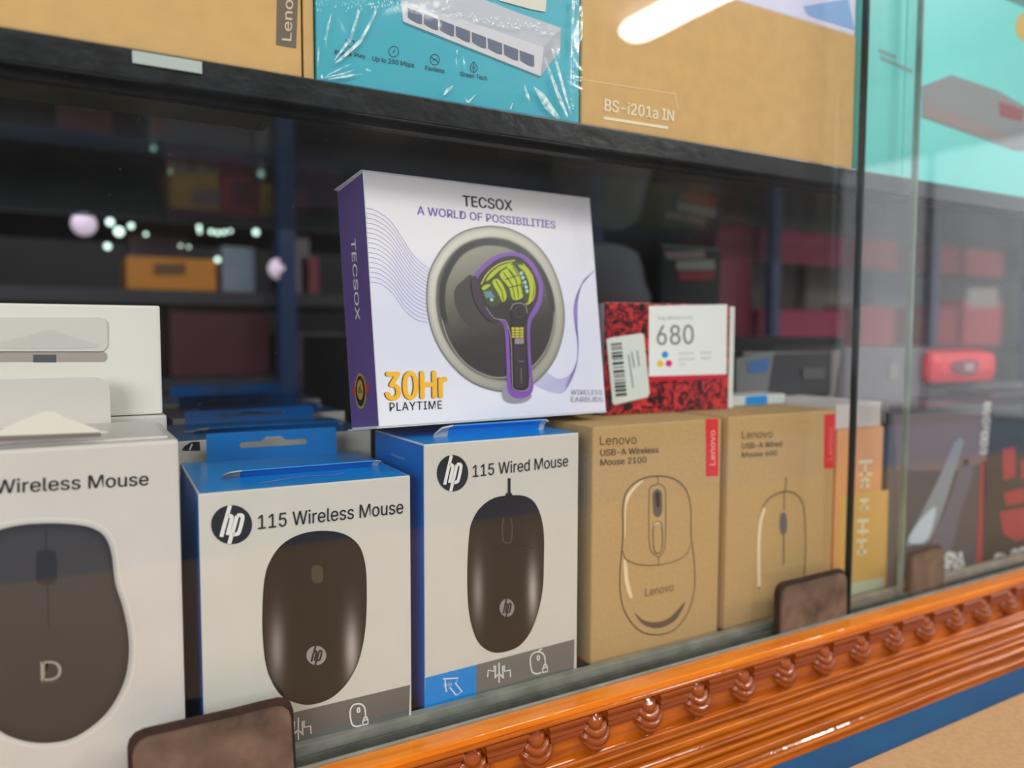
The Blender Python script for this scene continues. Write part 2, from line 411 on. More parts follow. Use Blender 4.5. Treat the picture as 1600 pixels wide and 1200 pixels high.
def ledge_mesh():
    w = PIT/2-.0085
    prof = [(.0, 0), (-.0042, 0), (-.0048, -.0012), (-.0042, -.0030), (-.0026, -.0034), (-.0036, -.0040), (-.0034, -.0062), (-.0016, -.0068), (-.0024, -.0074), (-.0022, -.0096), (-.0006, -.0104), (0, -.0106)]
    n = len(prof); V = [(-w-.003*(1+z/.0106), y, z) for y, z in prof]+[(w+.003*(1+z/.0106), y, z) for y, z in prof]
    T = [(i, (i+1) % n, n+(i+1) % n, n+i) for i in range(n)]+[tuple(range(n))[::-1], tuple(range(n, 2*n))]
    me = mesh_from('stepped_ledge', V, T); bm = bmesh.new(); bm.from_mesh(me); bmesh.ops.recalc_face_normals(bm, faces=bm.faces[:]); bm.to_mesh(me); bm.free(); return me
LM = ledge_mesh(); LM.materials.append(WOOD_DROP)
for i in range(-8, 40):
    x = XD0+PIT*i
    d = link('carved_drop', DM, rail); d.location = (x, .3085, -.1895)
    l = link('stepped_ledge', LM, rail); l.location = (x+PIT/2, .3092, -.1907)

# counter and cardboard in front ------------------------------------------------------
tag(box('counter', -.8, 2.2, -.55, .2810, -.30, -.2352, mat('blue_counter', (6, 88, 136), .55, noise=.12, nscale=25)), 'blue painted counter top below the carved rail', 'counter')
cb = empty('cardboard_sheet', place(0, 0, 0)); tag(cb, 'flat tan cardboard lying on the blue counter, lower right corner', 'cardboard')
box('liner', -.5, 1.6, -.17, .2548, -.2350, -.2305, KRAFT3, cb, .0008)

# brown pads at the foot of the glass ---------------------------------------------------
def pad(label, x0, x1, y, zl, zr, zb, cut, t=.0030):
    """zl, zr: top height at the left and right ends."""
    r = empty('brown_pad', place(0, 0, 0)); tag(r, label, 'pad', 'brown pads gripping the foot of the glass')
    c = cut
    P = [(x0, zb), (x0, zl-c)] + [(x0+c*(1-math.cos(a)), zl-c+c*math.sin(a)) for a in (.5, 1.0)] + [(x0+c, zl)]
    P += [(x0+(x1-x0)*k/5, zl+(zr-zl)*k/5+random.uniform(-.0003, .0003)) for k in (2, 3, 4)]
    P += [(x1-c, zr)] + [(x1-c+c*math.sin(a), zr-c+c*math.cos(a)) for a in (.5, 1.0)] + [(x1, zr-c), (x1+.001, zb)]
    def solid(P, y0, y1, m, name):
        n = len(P); V = [(x, y0, z) for x, z in P]+[(x, y1, z) for x, z in P]
        T = [tuple(range(n)), tuple(range(n, 2*n))[::-1]]+[(i, n+i, n+(i+1) % n, (i+1) % n) for i in range(n)]
        me = mesh_from(name, V, T); bm = bmesh.new(); bm.from_mesh(me); bmesh.ops.recalc_face_normals(bm, faces=bm.faces[:])
        bmesh.ops.bevel(bm, geom=[e for e in bm.edges if abs(e.verts[0].co.y-e.verts[1].co.y) < 1e-6], offset=.0004, segments=2, affect='EDGES')
        bm.to_mesh(me); bm.free(); return link(name, me, r, [m])
    solid(P, y, y+t, PAD_EDGE, 'pad_back')
    cx = (x0+x1)/2; zc = (zl+zb)/2
    Q = [(cx+(x-cx)*.955, z-.0022 if z > zc else z) for x, z in P]
    solid(Q, y-.0022, y-.0001, PADM, 'pad_face')
pad('wide brown pad at lower left, before the white and blue mouse boxes', .0175, .0805, .3215, -.1535, -.1535, -.1875, .006, .003)
pad('brown rounded pad before the right-hand kraft mouse box', .3755, .4400, .3215, -.1535, -.1530, -.1875, .006, .003)
pad('small brown pad at right, before the grey headset box', .516, .556, .3262, -.1545, -.1540, -.1875, .005, .003)

# ------------------------------------------------------------------ boxes
def carton(name, label, cat, M, w, d, h, mats, group=None, bev=.0007, body='box_body'):
    r = empty(name, M); tag(r, label, cat, group)
    box(body, 0, w, 0, d, 0, h, mats, r, bev)
    return r, Face(r, M), Face(r, M, 'left'), Face(r, M, 'top', h)

def hang_tab(root, x0, x1, y, z, h, m_front, lean=0, slot=True, name='hang_tab', rad=.004, t=.0006):
    """Card tab rising from a box top with a hook slot."""
    w = x1-x0; bm = bmesh.new()
    out = [(x0, 0), (x1, 0)] + [(x1-rad+rad*math.cos(a), h-rad+rad*math.sin(a)) for a in (0, .5, 1.05, 1.57)] + [(x0+rad-rad*math.sin(a), h-rad+rad*math.cos(a)) for a in (0, .5, 1.05, 1.57)]
    loops = [out]
    if slot:
        cx, cz = (x0+x1)/2, h*.52; a_, b_ = w*.26, h*.10; hs = []
        for px_, pz in [(-a_, 0), (-a_*.95, -b_), (a_*.95, -b_), (a_, 0), (a_*.95, b_), (a_*.36, b_*1.1), (a_*.22, b_*2.5), (-a_*.22, b_*2.5), (-a_*.36, b_*1.1), (-a_*.95, b_)]: hs.append((cx+px_, cz+pz))
        loops.append(hs)
    P3 = [[Vector((x, 0, z_)) for x, z_ in lp] for lp in loops]; flat = [p for lp in P3 for p in lp]
    tri = tessellate_polygon(P3); n = len(flat)
    V = [(p.x, -t/2, p.z) for p in flat]+[(p.x, t/2, p.z) for p in flat]
    T = [tuple(a) for a in tri]+[tuple(i+n for i in a)[::-1] for a in tri]; b = 0
    for lp in P3:
        k = len(lp); T += [(b+i, b+(i+1) % k, n+b+(i+1) % k, n+b+i) for i in range(k)]; b += k
    me = mesh_from(name, V, T)
    for p in me.polygons: p.material_index = 0 if len(p.vertices) == 3 else 1
    o = link(name, me, root, [m_front, WHITE_CARD]); o.location = (0, y, z); o.rotation_euler = (R_(lean), 0, 0); return o

def mouse_colour(cx, cy, rx, ry, base=(30, 26, 25), glow=140, lowglow=.35):
    def f(u, v, q):
        s, t = (u-cx)/rx, (v-cy)/ry      # -1..1
        g = math.exp(-((abs(s)-.72)/.15)**2)*math.exp(-((t-lowglow)/.42)**2)
        g *= .75 if s < 0 else 1
        top = max(0, -t-.35)*20
        c = [base[i]+glow*g*(1, .97, .94)[i]-top*.3 for i in range(3)]
        if q > .97: c = [x*.55 for x in c]
        return tuple(max(6, min(255, x)) for x in c)
    return f
def hp_logo(F, pts, cx, cy, rx, ry, lines, w, rot=0, disc=None, letters=None):
    e_ = fill(F, ell(cx, cy, rx, ry, 48, rot), disc or INK, 'round_emblem', 2)
    ribbon(F, lines, w, letters or WHITE_INK, 'emblem_lettering', 3).parent = e_
def hp_strokes(cx, cy, rx, ry):
    """h and p of the emblem inside an ellipse, unit strokes."""
    U = [[(.02, -.98), (-.14, -.40), (-.30, .20), (-.40, .60)], [(-.12, -.42), (.0, -.46), (.10, -.38), (.06, -.12), (-.10, .52)],
         [(.36, -.44), (.22, .10), (.08, .60), (-.02, .98)], [(.36, -.44), (.52, -.46), (.62, -.36), (.56, .0), (.44, .42), (.34, .50), (.14, .52)]]
    V = []
    for l in U: V.append(smooth([(cx+x*rx*1.02-.10*rx, cy+y*ry+(-.06*x*ry)) for x, y in l], 4, False))
    return V

# --- blue and white mouse box 1
z0 = -.187
h1 = -.0671-z0
M1 = place(.0475, .340, z0, -2.47)
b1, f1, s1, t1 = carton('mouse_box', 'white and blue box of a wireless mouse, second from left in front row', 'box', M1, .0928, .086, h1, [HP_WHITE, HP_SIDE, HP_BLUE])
c2 = lambda pts: crop(pts, 270, 620, 2.07)
text(f1, '115 Wireless Mouse', *c2([(275, 428), (745, 376)]), c2([(275, 383)])[0], INK, bold=.008)
o1 = smooth(c2([(295, 600), (310, 540), (350, 480), (410, 445), (480, 433), (550, 442), (600, 478), (622, 540), (627, 620), (625, 720), (615, 800), (595, 870), (560, 930), (510, 975), (450, 995), (400, 990), (350, 965), (315, 910), (298, 850), (290, 760), (290, 680)]), 4)
radial(f1, o1, mouse_colour(491, 966, 81, 136), PRINT, 'mouse_picture', 1)
l1 = c2([(190, 413)])[0]; hp_logo(f1, None, l1[0], l1[1], 32, 30.5, hp_strokes(l1[0], l1[1], 32, 30.5), 5.6)
l = c2([(464, 836)])[0]; hp_logo(f1, None, l[0], l[1], 15.5, 15, hp_strokes(l[0], l[1], 15.5, 15), 2.6, disc=mat('silver_ink', (150, 146, 142), .35), letters=INK)
fill(f1, smooth(c2([(448, 560), (455, 545), (468, 545), (482, 550), (486, 575), (482, 598), (462, 602), (450, 590)]), 4), mat('wheel_ink', (70, 62, 46), .4), 'scroll_wheel_picture', 2)
GB = mat('grey_band_ink', (104, 102, 97), .4)
fill(f1, [(312, 1148), (640.5, 1070), (638, 1135), (312, 1215)], GB, 'grey_band', 1)
def icons_mouse(F, c, w=2.0, s=1.0, cord=False):
    cx, cy = c
    o = smooth([(cx-12*s, cy+4*s), (cx-12*s, cy-8*s), (cx-7*s, cy-16*s), (cx+3*s, cy-18*s), (cx+10*s, cy-13*s), (cx+12*s, cy-4*s), (cx+12*s, cy+5*s)], 5, False)
    low = smooth([(cx+6*s, cy+16*s), (cx-2*s, cy+18*s), (cx-9*s, cy+15*s), (cx-12*s, cy+4*s)], 4, False)
    lock = [(cx+8*s, cy+9*s), (cx+16*s, cy+7*s), (cx+16*s, cy+14*s), (cx+8*s, cy+16*s), (cx+8*s, cy+9*s)]
    sh = smooth([(cx+9.5*s, cy+8*s), (cx+10*s, cy+4*s), (cx+14*s, cy+3*s), (cx+14.5*s, cy+7*s)], 3, False)
    wh = ell(cx+1*s, cy-8*s, 2*s, 3.6*s, 12); ls = [o, low, lock, sh, wh+[wh[0]]]
    if cord: ls.append([(cx+1*s, cy-20*s), (cx+7*s, cy-23*s)])
    ribbon(F, ls, w, WHITE_INK, 'mouse_icon', 2)
icons_mouse(f1, (559, 1117), 2.0, .98)
def hands_icon(F, c, s=1.0, both=True):
    cx, cy = c; ls = [[(cx, cy-18*s), (cx, cy+17*s)]]
    for g in ((-1, 1) if both else (1,)):
        ls.append([(cx+g*2*s, cy+2*s), (cx+g*7*s, cy+6*s), (cx+g*6*s, cy-12*s), (cx+g*9*s, cy-13*s), (cx+g*9*s, cy-3*s), (cx+g*19*s, cy-5*s), (cx+g*20*s, cy+7*s)])
        ls.append([(cx+g*2*s, cy+3*s), (cx+g*8*s, cy+9*s)])
    ribbon(F, ls, 1.7, WHITE_INK, 'hands_icon', 2)
hands_icon(f1, (466, 1139))
# top: folded lid edge, tab with slot
def lid_fold(root, x0, x1, y, z, m, name='lid_fold', h=.0038):
    V, T = [], []
    pr = [(0, 0), (-.0010, h*.5), (-.0032, h*.92), (-.0062, h), (-.0064, h*.9), (-.0034, h*.78), (-.0004, h*.45), (.0006, 0)]
    xs = [x0, x0+.003, x0+.008]+[x0+(x1-x0)*k/6 for k in (2, 3, 4, 5)]+[x1-.003, x1]
    for i, x in enumerate(xs):
        s = .35 if i == 0 else (.85 if i == 1 else (.8 if i == len(xs)-1 else 1))
        for dy, dz in pr: V.append((x, y+dy*s*1.1, z+dz*s))
    n = len(pr)
    for i in range(len(xs)-1):
        for j in range(n): k = (j+1) % n; T.append((i*n+j, i*n+k, (i+1)*n+k, (i+1)*n+j))
    T += [tuple(range(n)), tuple(range((len(xs)-1)*n, len(xs)*n))[::-1]]
    me = mesh_from(name, V, T)
    for f_ in me.polygons: f_.material_index = 1 if f_.center.x < x0+.008 or f_.center.x > x1-.002 else 0
    return link(name, me, root, [m, WHITE_CARD])
lid_fold(b1, .0135, .088, .034, h1, HP_BLUE)
hang_tab(b1, .0125, .0800, .082, h1, .0146, mat('tab_blue', (0, 118, 192), .35), -8, rad=.0012)
ribbon(t1, [[(405, 755), (470, 745), (525, 742), (537, 739)]], 1.2, PALE_PURPLE, 'crease_line', 1)

# --- mouse box 2
h2 = -.0537-z0
M2 = place(.1490, .340, z0, .36)
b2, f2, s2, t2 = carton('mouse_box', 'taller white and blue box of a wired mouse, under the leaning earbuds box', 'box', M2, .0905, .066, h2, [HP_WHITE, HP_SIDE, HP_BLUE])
c3 = lambda pts: crop(pts, 590, 640, 2.4485)
text(f2, '115 Wired Mouse', *c3([(363, 258), (728, 216)]), c3([(363, 213)])[0], INK, bold=.008)
o2 = smooth(c3([(350, 480), (360, 430), (390, 378), (440, 340), (500, 328), (560, 330), (600, 355), (625, 410), (636, 480), (636, 580), (632, 680), (615, 770), (585, 850), (540, 905), (480, 928), (430, 925), (385, 890), (358, 820), (345, 730), (343, 600)]), 4)
radial(f2, o2, mouse_colour(789.5, 896.5, 59.5, 123, lowglow=.22), PRINT, 'mouse_picture', 1)
fill(f2, c3([(488, 332), (489, 320), (497, 318), (497, 262), (508, 262), (508, 318), (514, 320), (514, 330)]), INK, 'cord_picture', 2)
ribbon(f2, [smooth(c3([(482, 410), (476, 450), (480, 500), (495, 510), (510, 500), (514, 455), (510, 415)]), 4, False)], 1.4, mat('wheel_line', (84, 74, 66), .4), 'scroll_wheel_picture', 2)
ribbon(f2, [c3(l) for l in ([(435, 522), (512, 546)], [(470, 512), (560, 538)], [(520, 512), (600, 530)])], 1.8, BLACK, 'seam_picture', 2)
l2 = c3([(286, 243)])[0]; hp_logo(f2, None, l2[0], l2[1], 24.5, 28.5, hp_strokes(l2[0], l2[1], 24.5, 28.5), 4.6)
l = c3([(494, 758)])[0]; hp_logo(f2, None, l[0], l[1], 11.5, 14, hp_strokes(l[0], l[1], 11.5, 14), 2.2, disc=mat('silver_ink', (140, 136, 134), .3), letters=INK)
fill(f2, c3([(377, 976), (753, 878), (750, 1010), (375, 1110)]), GREY_INK, 'grey_band', 1)
fill(f2, c3([(182, 1026), (377, 976), (375, 1110), (178, 1175)]), CYAN_BLUE, 'blue_square', 1)
ribbon(f2, [c3([(250, 1030), (308, 1026), (297, 1046), (322, 1078), (300, 1092), (275, 1062), (262, 1080), (257, 1034)])], 1.7, WHITE_INK, 'arrow_icon', 2)
text(f2, '1600', *c3([(252, 1060), (283, 1056)]), c3([(252, 1048)])[0], WHITE_INK)
hands_icon(f2, c3([(464, 1007)])[0], .9); icons_mouse(f2, c3([(612, 968)])[0], 1.6, .95, True)
lid_fold(b2, .0150, .082, .022, h2, HP_BLUE, h=.0066)
ribbon(s2, [c3([(52, 170), (104, 190)])], 1.6, mat('pale_blue_ink', (90, 140, 200), .4), 'side_lettering', 1)

# --- rows of blue boxes behind
def blue_row(label, x, y, h, w=.092, d=.08, logo=False, yaw=0):
    M = place(x, y, z0, yaw)
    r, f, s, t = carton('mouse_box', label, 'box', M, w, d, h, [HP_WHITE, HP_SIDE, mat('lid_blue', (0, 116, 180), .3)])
    lid_fold(r, .012, w-.006, d*.42, h, HP_BLUE, h=.003)
    hang_tab(r, .014, w-.012, d-.003, h, .009, HP_SIDE, -30, rad=.0012)
    return f
fr = blue_row('blue topped mouse box directly behind the wireless mouse box', .0515, .437, -.0575-z0, .106)
rr = fill(fr, [(284, 704), (288, 697), (296, 692), (302, 690), (312, 690), (313, 704)], INK, 'round_emblem', 2)
ribbon(fr, [[(296, 703), (300, 694)]], 2.2, WHITE_INK, 'emblem_lettering', 3)
ribbon(Face(fr.root, fr.M, 'top', -.0575-z0), [[(287, 675.5), (540, 661)]], 2.2, WHITE_CARD, 'white_edge', 3)  # plain white line along the top front edge
blue_row('blue topped mouse box, third back in the row beside the white boxes', .060, .530, -.0555-z0, .112, .085)
blue_row('blue topped mouse box at the very back of its row', .066, .630, -.0545-z0, .118, .085)

# --- white mouse box (left)
hw = -.0437-z0
MW = place(-.0620, .340, z0, 0)
bw, fw, sw, tw = carton('mouse_box', 'white box with a picture of a black wireless mouse, at the left edge', 'box', MW, .1026, .070, hw, [WHITE_CARD]*3, bev=.0016)
text(fw, 'Wireless Mouse', (-9, 771.5), (232, 757.8), (-9, 750), INK, bold=.008)
c1 = lambda pts: crop(pts, 0, 640, 2.1428)
ow = smooth(c1([(-130, 640), (-120, 520), (-80, 440), (-10, 405), (70, 386), (160, 380), (250, 384), (310, 397), (350, 425), (372, 480), (385, 580), (410, 660), (428, 750), (430, 830), (415, 910), (375, 990), (320, 1050), (240, 1100), (160, 1115), (80, 1108), (0, 1075), (-70, 1000), (-115, 880), (-132, 760)]), 4)
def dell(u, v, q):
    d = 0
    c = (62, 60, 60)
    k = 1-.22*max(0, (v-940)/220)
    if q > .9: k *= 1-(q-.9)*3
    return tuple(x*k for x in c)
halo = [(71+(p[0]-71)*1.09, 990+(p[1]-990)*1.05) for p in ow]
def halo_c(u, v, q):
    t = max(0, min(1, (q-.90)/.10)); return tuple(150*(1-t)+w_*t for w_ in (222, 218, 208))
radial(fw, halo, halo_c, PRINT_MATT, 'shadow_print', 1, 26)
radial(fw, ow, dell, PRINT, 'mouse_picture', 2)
MI = mat('wheel_grey', (34, 35, 36), .4)
fill(fw, smooth(c1([(122, 490), (130, 474), (155, 469), (182, 474), (190, 492), (190, 560), (180, 582), (155, 588), (130, 582), (121, 565)]), 4), MI, 'scroll_wheel_picture', 3)
ribbon(fw, [c1([(153, 388), (154, 468)]), c1([(160, 590), (163, 735)])], 1.6, MI, 'seam_picture', 3)
text(fw, 'D', *c1([(137, 908), (207, 904)]), c1([(135, 842)])[0], mat('logo_grey', (160, 150, 138), .4), bold=0, name='emblem_lettering', k=3)
ribbon(fw, [c1([(140, 913), (188, 909)])], 1.0, GREY_INK, 'small_lettering', 3)
hang_tab(bw, -.02, .0815, .068, hw, .0225, mat('tab_white', (206, 200, 192), .5), -3, slot=False, rad=.006)
tf = Face(bw, MW @ Matrix.Translation((0, .0672, 0)))
fill(tf, smooth([(-80, 665), (0, 652), (72, 622), (100, 630), (147, 648), (147, 651), (0, 660)], 2), mat('slot_inner', (226, 222, 208), .5), 'slot', 2)
fill(tf, [(-60, 660), (0, 654), (147, 650), (147, 656), (0, 662), (-60, 666)], mat('slot_shadow_card', (120, 108, 104), .7), 'slot_gap', 3)
box('lid_flap', .004, .0990, .004, .066, hw, hw+.0012, WHITE_CARD, bw, .0005)
# second white box stood behind, third lying on it
MW2 = place(-.0590, .4200, z0, 0)
carton('mouse_box', 'white box behind the white mouse box, only its lid showing', 'box', MW2, .1040, .085, -.0415-z0, [WHITE_CARD]*3, bev=.0012)
MW3 = place(-.0600, .4230, -.0412, 0)
b3, f3, s3, t3 = carton('mouse_box', 'plain white box with a folded hang tab, lying on top at the left edge', 'box', MW3, .1035, .075, .0540, [mat('white_card_bright', (232, 230, 218), .4, noise=.02, nscale=20)]*3, bev=.0012)
tabm = mat('recess_card', (214, 212, 202), .5)
def rrect(x0, y0, x1, y1, r, sides='r'):
    P = [(x0, y1), (x0, y0), (x1-r, y0)]+[(x1-r+r*math.sin(a), y0+r-r*math.cos(a)) for a in (.4, .8, 1.2)]+[(x1, y0+r), (x1, y1-r*.6)]
    return P+[(x1-r*.6, y1)]
P_ = [f3.px(*p) for p in rrect(-40, 496, 168, 549, 13)]
n = len(P_); V = [Vector((p.x, -.0009, p.z)) for p in P_]+[Vector((p.x, -.0001, p.z)) for p in P_]
link('hang_tab', mesh_from('hang_tab', V, [tuple(range(n))]+[(i, (i+1) % n, n+(i+1) % n, n+i) for i in range(n)]), b3, [tabm])
fill(f3, rrect(-40, 549, 168, 565.5, 8), mat('slot_card', (170, 160, 150), .6), 'slot', 1)
fill(f3, [(52, 554), (88, 554), (88, 566), (52, 566)], mat('slot_grey', (84, 88, 90), .5), 'slot_gap', 2)
fill(f3, smooth([(-30, 543), (40, 526), (75, 515), (110, 526), (152, 543)], 3), WHITE_CARD, 'tab_cutout', 9)

# --- kraft mouse boxes
hk = .1352
MK1 = place(.2520, .3450, z0, -.63)
k1, fk1, sk1, tk1 = carton('mouse_box', 'brown kraft mouse box with sharp lettering, beside the wired mouse box', 'box', MK1, .0962, .085, hk, [KRAFT]*3, bev=.0012)
c4 = lambda pts: crop(pts, 890, 640, 2.857)
text(fk1, 'Lenovo', *c4([(135, 158), (298, 152)]), c4([(134, 118)])[0], BROWN_INK, 'brand_lettering', bold=-.004)
text(fk1, 'USB-A Wireless', *c4([(137, 207), (397, 192)]), c4([(136, 179)])[0], BROWN_INK, bold=.012)
text(fk1, 'Mouse 2100', *c4([(137, 250), (342, 236)]), c4([(136, 222)])[0], BROWN_INK, bold=.012)
RL = c4([(607, 42), (663, 40), (664, 296), (608, 298)])
fill(fk1, RL, RED, 'red_label', 1)
text(fk1, 'Lenovo', *c4([(648, 248), (648, 92)]), c4([(624, 248)])[0], mat('pink_ink', (240, 170, 160), .5), 'red_label_lettering', bold=.012)
LINE = mat('outline_ink', (96, 76, 56), .6)
body = smooth(c4([(238, 560), (236, 440), (258, 360), (320, 310), (400, 297), (470, 312), (520, 360), (540, 440), (542, 560), (556, 680), (556, 800), (530, 900), (470, 980), (390, 1005), (310, 985), (250, 910), (226, 820), (226, 700)]), 5)
ribbon(fk1, [body], 1.9, LINE, 'mouse_outline', 1, closed=True)
ribbon(fk1, [smooth(c4([(237, 630), (252, 668), (310, 692), (390, 694), (470, 676), (520, 645), (540, 600)]), 5, False),
            smooth(c4([(392, 300), (393, 330), (362, 345), (354, 380), (354, 560), (362, 630), (395, 660), (396, 690)]), 5, False),
            smooth(c4([(393, 330), (420, 345), (428, 380), (428, 560), (420, 630), (396, 658)]), 5, False)], 1.3, LINE, 'seam_line', 1)
fill(fk1, smooth(c4([(370, 400), (372, 370), (390, 355), (408, 368), (412, 410), (410, 460), (392, 480), (374, 462)]), 4), mat('wheel_brown', (92, 86, 76), .5), 'scroll_wheel_picture', 2)
fill(fk1, smooth(c4([(384, 375), (398, 375), (400, 430), (386, 430)]), 3), INK, 'wheel_centre', 3)
ribbon(fk1, [smooth(c4([(374, 520), (390, 500), (410, 515), (414, 580), (408, 630), (392, 642), (376, 625), (372, 570)]), 4)], 1.4, LINE, 'button_line', 2, closed=True)
HL = mat('pale_line_ink', (230, 208, 166), .6)
fills(fk1, [smooth(c4(p), 4) for p in ([(246, 420), (262, 370), (300, 330), (330, 316), (300, 345), (270, 385), (252, 440), (248, 560), (243, 560)], [(240, 670), (255, 690), (262, 760), (280, 836), (262, 830), (244, 760)], [(372, 522), (390, 498), (410, 520), (390, 508)])], HL, 'white_accent', 2)
fill(fk1, smooth(c4([(288, 905), (330, 940), (390, 948), (450, 925), (516, 856), (480, 930), (430, 965), (380, 975), (325, 955)]), 3), LINE, 'shade_accent', 2)
text(fk1, 'Lenovo', *c4([(337, 834), (464, 808)]), c4([(336, 798)])[0], BROWN_INK, 'small_lettering', bold=.0)

MK2 = place(.3550, .3450, z0, -.27)
k2, fk2, sk2, tk2 = carton('mouse_box', 'brown kraft mouse box with blurred lettering, behind the brown pad', 'box', MK2, .1000, .085, hk, [KRAFT]*3, bev=.0012)
text(fk2, 'Lenovo', *c4([(768, 130), (905, 124)]), c4([(768, 96)])[0], BROWN_INK, 'brand_lettering', bold=-.004)
text(fk2, 'USB-A Wired', *c4([(768, 175), (946, 164)]), c4([(768, 150)])[0], BROWN_INK, bold=.012)
text(fk2, 'Mouse 600', *c4([(768, 213), (925, 204)]), c4([(768, 190)])[0], BROWN_INK, bold=.012)
fill(fk2, c4([(1136, 22), (1186, 20), (1182, 262), (1134, 264)]), RED, 'red_label', 1)
text(fk2, 'Lenovo', *c4([(1172, 225), (1174, 78)]), c4([(1150, 225)])[0], mat('pink_ink', (236, 120, 110), .5), 'red_label_lettering', bold=.01)
ribbon(fk2, [smooth(c4([(846, 800), (842, 640), (848, 500), (870, 420), (920, 378), (970, 366), (1010, 378), (1040, 420), (1050, 500), (1052, 640), (1046, 760)]), 5, False), c4([(962, 368), (966, 300)]), c4([(955, 555), (955, 690)]), c4([(957, 370), (957, 450)])], 2.0, LINE, 'mouse_outline', 1)
fill(fk2, smooth(c4([(938, 480), (950, 458), (966, 470), (970, 520), (964, 552), (950, 556), (938, 540)]), 4), mat('wheel_slate', (92, 94, 96), .5), 'scroll_wheel_picture', 2)
ribbon(fk2, [smooth(c4([(845, 790), (843, 620), (850, 510), (868, 440)]), 5, False)], 5, HL, 'white_accent', 2)

# --- earbuds box (leaning on the wired mouse box)
MT = place(.1340, .360, -.0465, 3.32, -7.55, -.04)
TW, TH, TDp = .145, .1276, .036
TECW = mat('earbuds_box_card', (232, 232, 238), .3)
tb, ft, st, tt = carton('earbuds_box', 'white and purple wireless earbuds box leaning back on top of the mouse boxes', 'box', MT, TW, TDp, TH, [TECW, PURPLE, TECW], bev=.0006)
c6 = lambda pts: crop(pts, 500, 250, 2.728)
def tec_bg(s, t):
    e = max(0, min(1, 1.6*(t-.22)))*(.5+.5*math.cos((s-.1)*5+t*3)); e2 = max(0, 1-((s-.25)**2*6+(t-.62)**2*9)); e3 = max(0, 1-((s-.9)**2*9+(t-.45)**2*4))*.7
    k = min(1, .45*e+.5*max(e2, e3)); a, b = (236, 236, 240), (200, 204, 234)
    return tuple(a[i]*(1-k)+b[i]*k for i in range(3))
gridprint(ft, [(569, 268), (920.5, 312), (946.5, 641), (593, 666)], 24, 24, tec_bg, PRINT, 'printed_front', 1)
text(ft, 'TECSOX', *c6([(608, 196), (820, 217)]), c6([(605, 151)])[0], INK, 'brand_lettering', bold=.022)
text(ft, 'A WORLD OF POSSIBILITIES', *c6([(413, 232), (1003, 293)]), c6([(412, 197)])[0], PURPLE_INK, bold=.018)
BROWN_SH = mat('brown_shadow_ink', (110, 74, 30), .5)
text(ft, '30Hr', (599.5, 625), (697, 620.6), (599, 582.5), BROWN_SH, 'playtime_shadow', bold=.03, k=2)
text(ft, '30Hr', (601.5, 625), (699, 620.6), (601, 582.5), ORANGE_YEL, 'playtime_number', bold=.03, k=3)
text(ft, 'PLAYTIME', (608.5, 642.5), (690.5, 638.5), (608, 629.5), INK, bold=.012, space=1.1)
text(ft, 'WIRELESS', *c6([(1068, 1001), (1203, 1001)]), c6([(1067, 980)])[0], mat('lilac_ink', (140, 134, 160), .4), bold=.01)
text(ft, 'EARBUDS', *c6([(1068, 1032), (1206, 1031)]), c6([(1067, 1010)])[0], mat('lilac_ink', (140, 134, 160), .4), bold=.01)
# wave lines
def lerp_curves(A, B, n):
    A, B = smooth(A, 8, False), smooth(B, 8, False)
    return [[(a[0]+(b[0]-a[0])*i/(n-1), a[1]+(b[1]-a[1])*i/(n-1)) for a, b in zip(A, B)] for i in range(n)]
wl = lerp_curves(c6([(193, 205), (240, 218), (300, 262), (350, 335), (400, 410), (468, 470)]), c6([(216, 520), (260, 530), (310, 570), (360, 640), (410, 680), (462, 694)]), 16)
ribbon(ft, wl, .8, PALE_PURPLE, 'wave_lines', 2)
wr = lerp_curves(c6([(1160, 480), (1120, 520), (1098, 600), (1096, 700), (1100, 800), (1090, 870), (1060, 920), (1010, 935), (960, 905)]), c6([(1168, 470), (1110, 540), (1082, 620), (1085, 700), (1098, 790), (1088, 890), (1040, 985), (980, 985), (900, 950)]), 9)
ribbon(ft, wr, .9, PALE_PURPLE, 'wave_lines', 2)
wt = lerp_curves(c6([(1150, 178), (1120, 185), (1085, 215), (1060, 260)]), c6([(1166, 400), (1150, 420), (1130, 440), (1120, 470)]), 14)
ribbon(ft, wt, .5, mat('faint_line_ink', (206, 206, 222), .4), 'wave_lines', 2)
# disc
c5 = lambda pts: crop(pts, 640, 340, 4.0)
disc = smooth(c5([(480, 52), (560, 56), (640, 75), (760, 140), (860, 250), (930, 400), (966, 570), (960, 720), (915, 870), (840, 980), (740, 1060), (620, 1092), (480, 1072), (350, 1010), (230, 890), (150, 750), (110, 600), (103, 470), (120, 340), (180, 220), (260, 130), (360, 75)]), 4)
def disc_c(u, v, q):
    x, y = (u-774)/107, (v-483)/130
    g = .5-.5*math.sin(math.atan2(y, x)+.5); b = 118+92*max(0, math.cos((q-.915)/.09*1.3))*(.45+.6*g)
    if q > .985: b = 78
    if q < .86: b = 96
    return (b, b, b*.93)
radial(ft, disc, disc_c, PRINT, 'metal_rim_picture', 3, 40, centre=(774, 483))
inner = smooth(c5([(500, 132), (620, 150), (740, 220), (840, 340), (895, 480), (905, 620), (880, 760), (820, 880), (720, 965), (575, 1005), (460, 985), (340, 910), (250, 790), (200, 650), (182, 500), (200, 370), (260, 250), (330, 178), (420, 140)]), 4)
def inner_c(u, v, q):
    t = (v-375)/215
    if q > .985: return (170, 170, 160) if t > .55 else (60, 62, 60)
    if q > .90 and t < .62: return (50, 54, 54)
    a, b = (150, 150, 134), (52, 52, 50); k = max(0, min(1, t*1.5-.05+.25*((u-770)/100))); return tuple(a[i]*(1-k)+b[i]*k for i in range(3))
radial(ft, inner, inner_c, PRINT, 'disc_picture', 4, 34, centre=(775, 482))
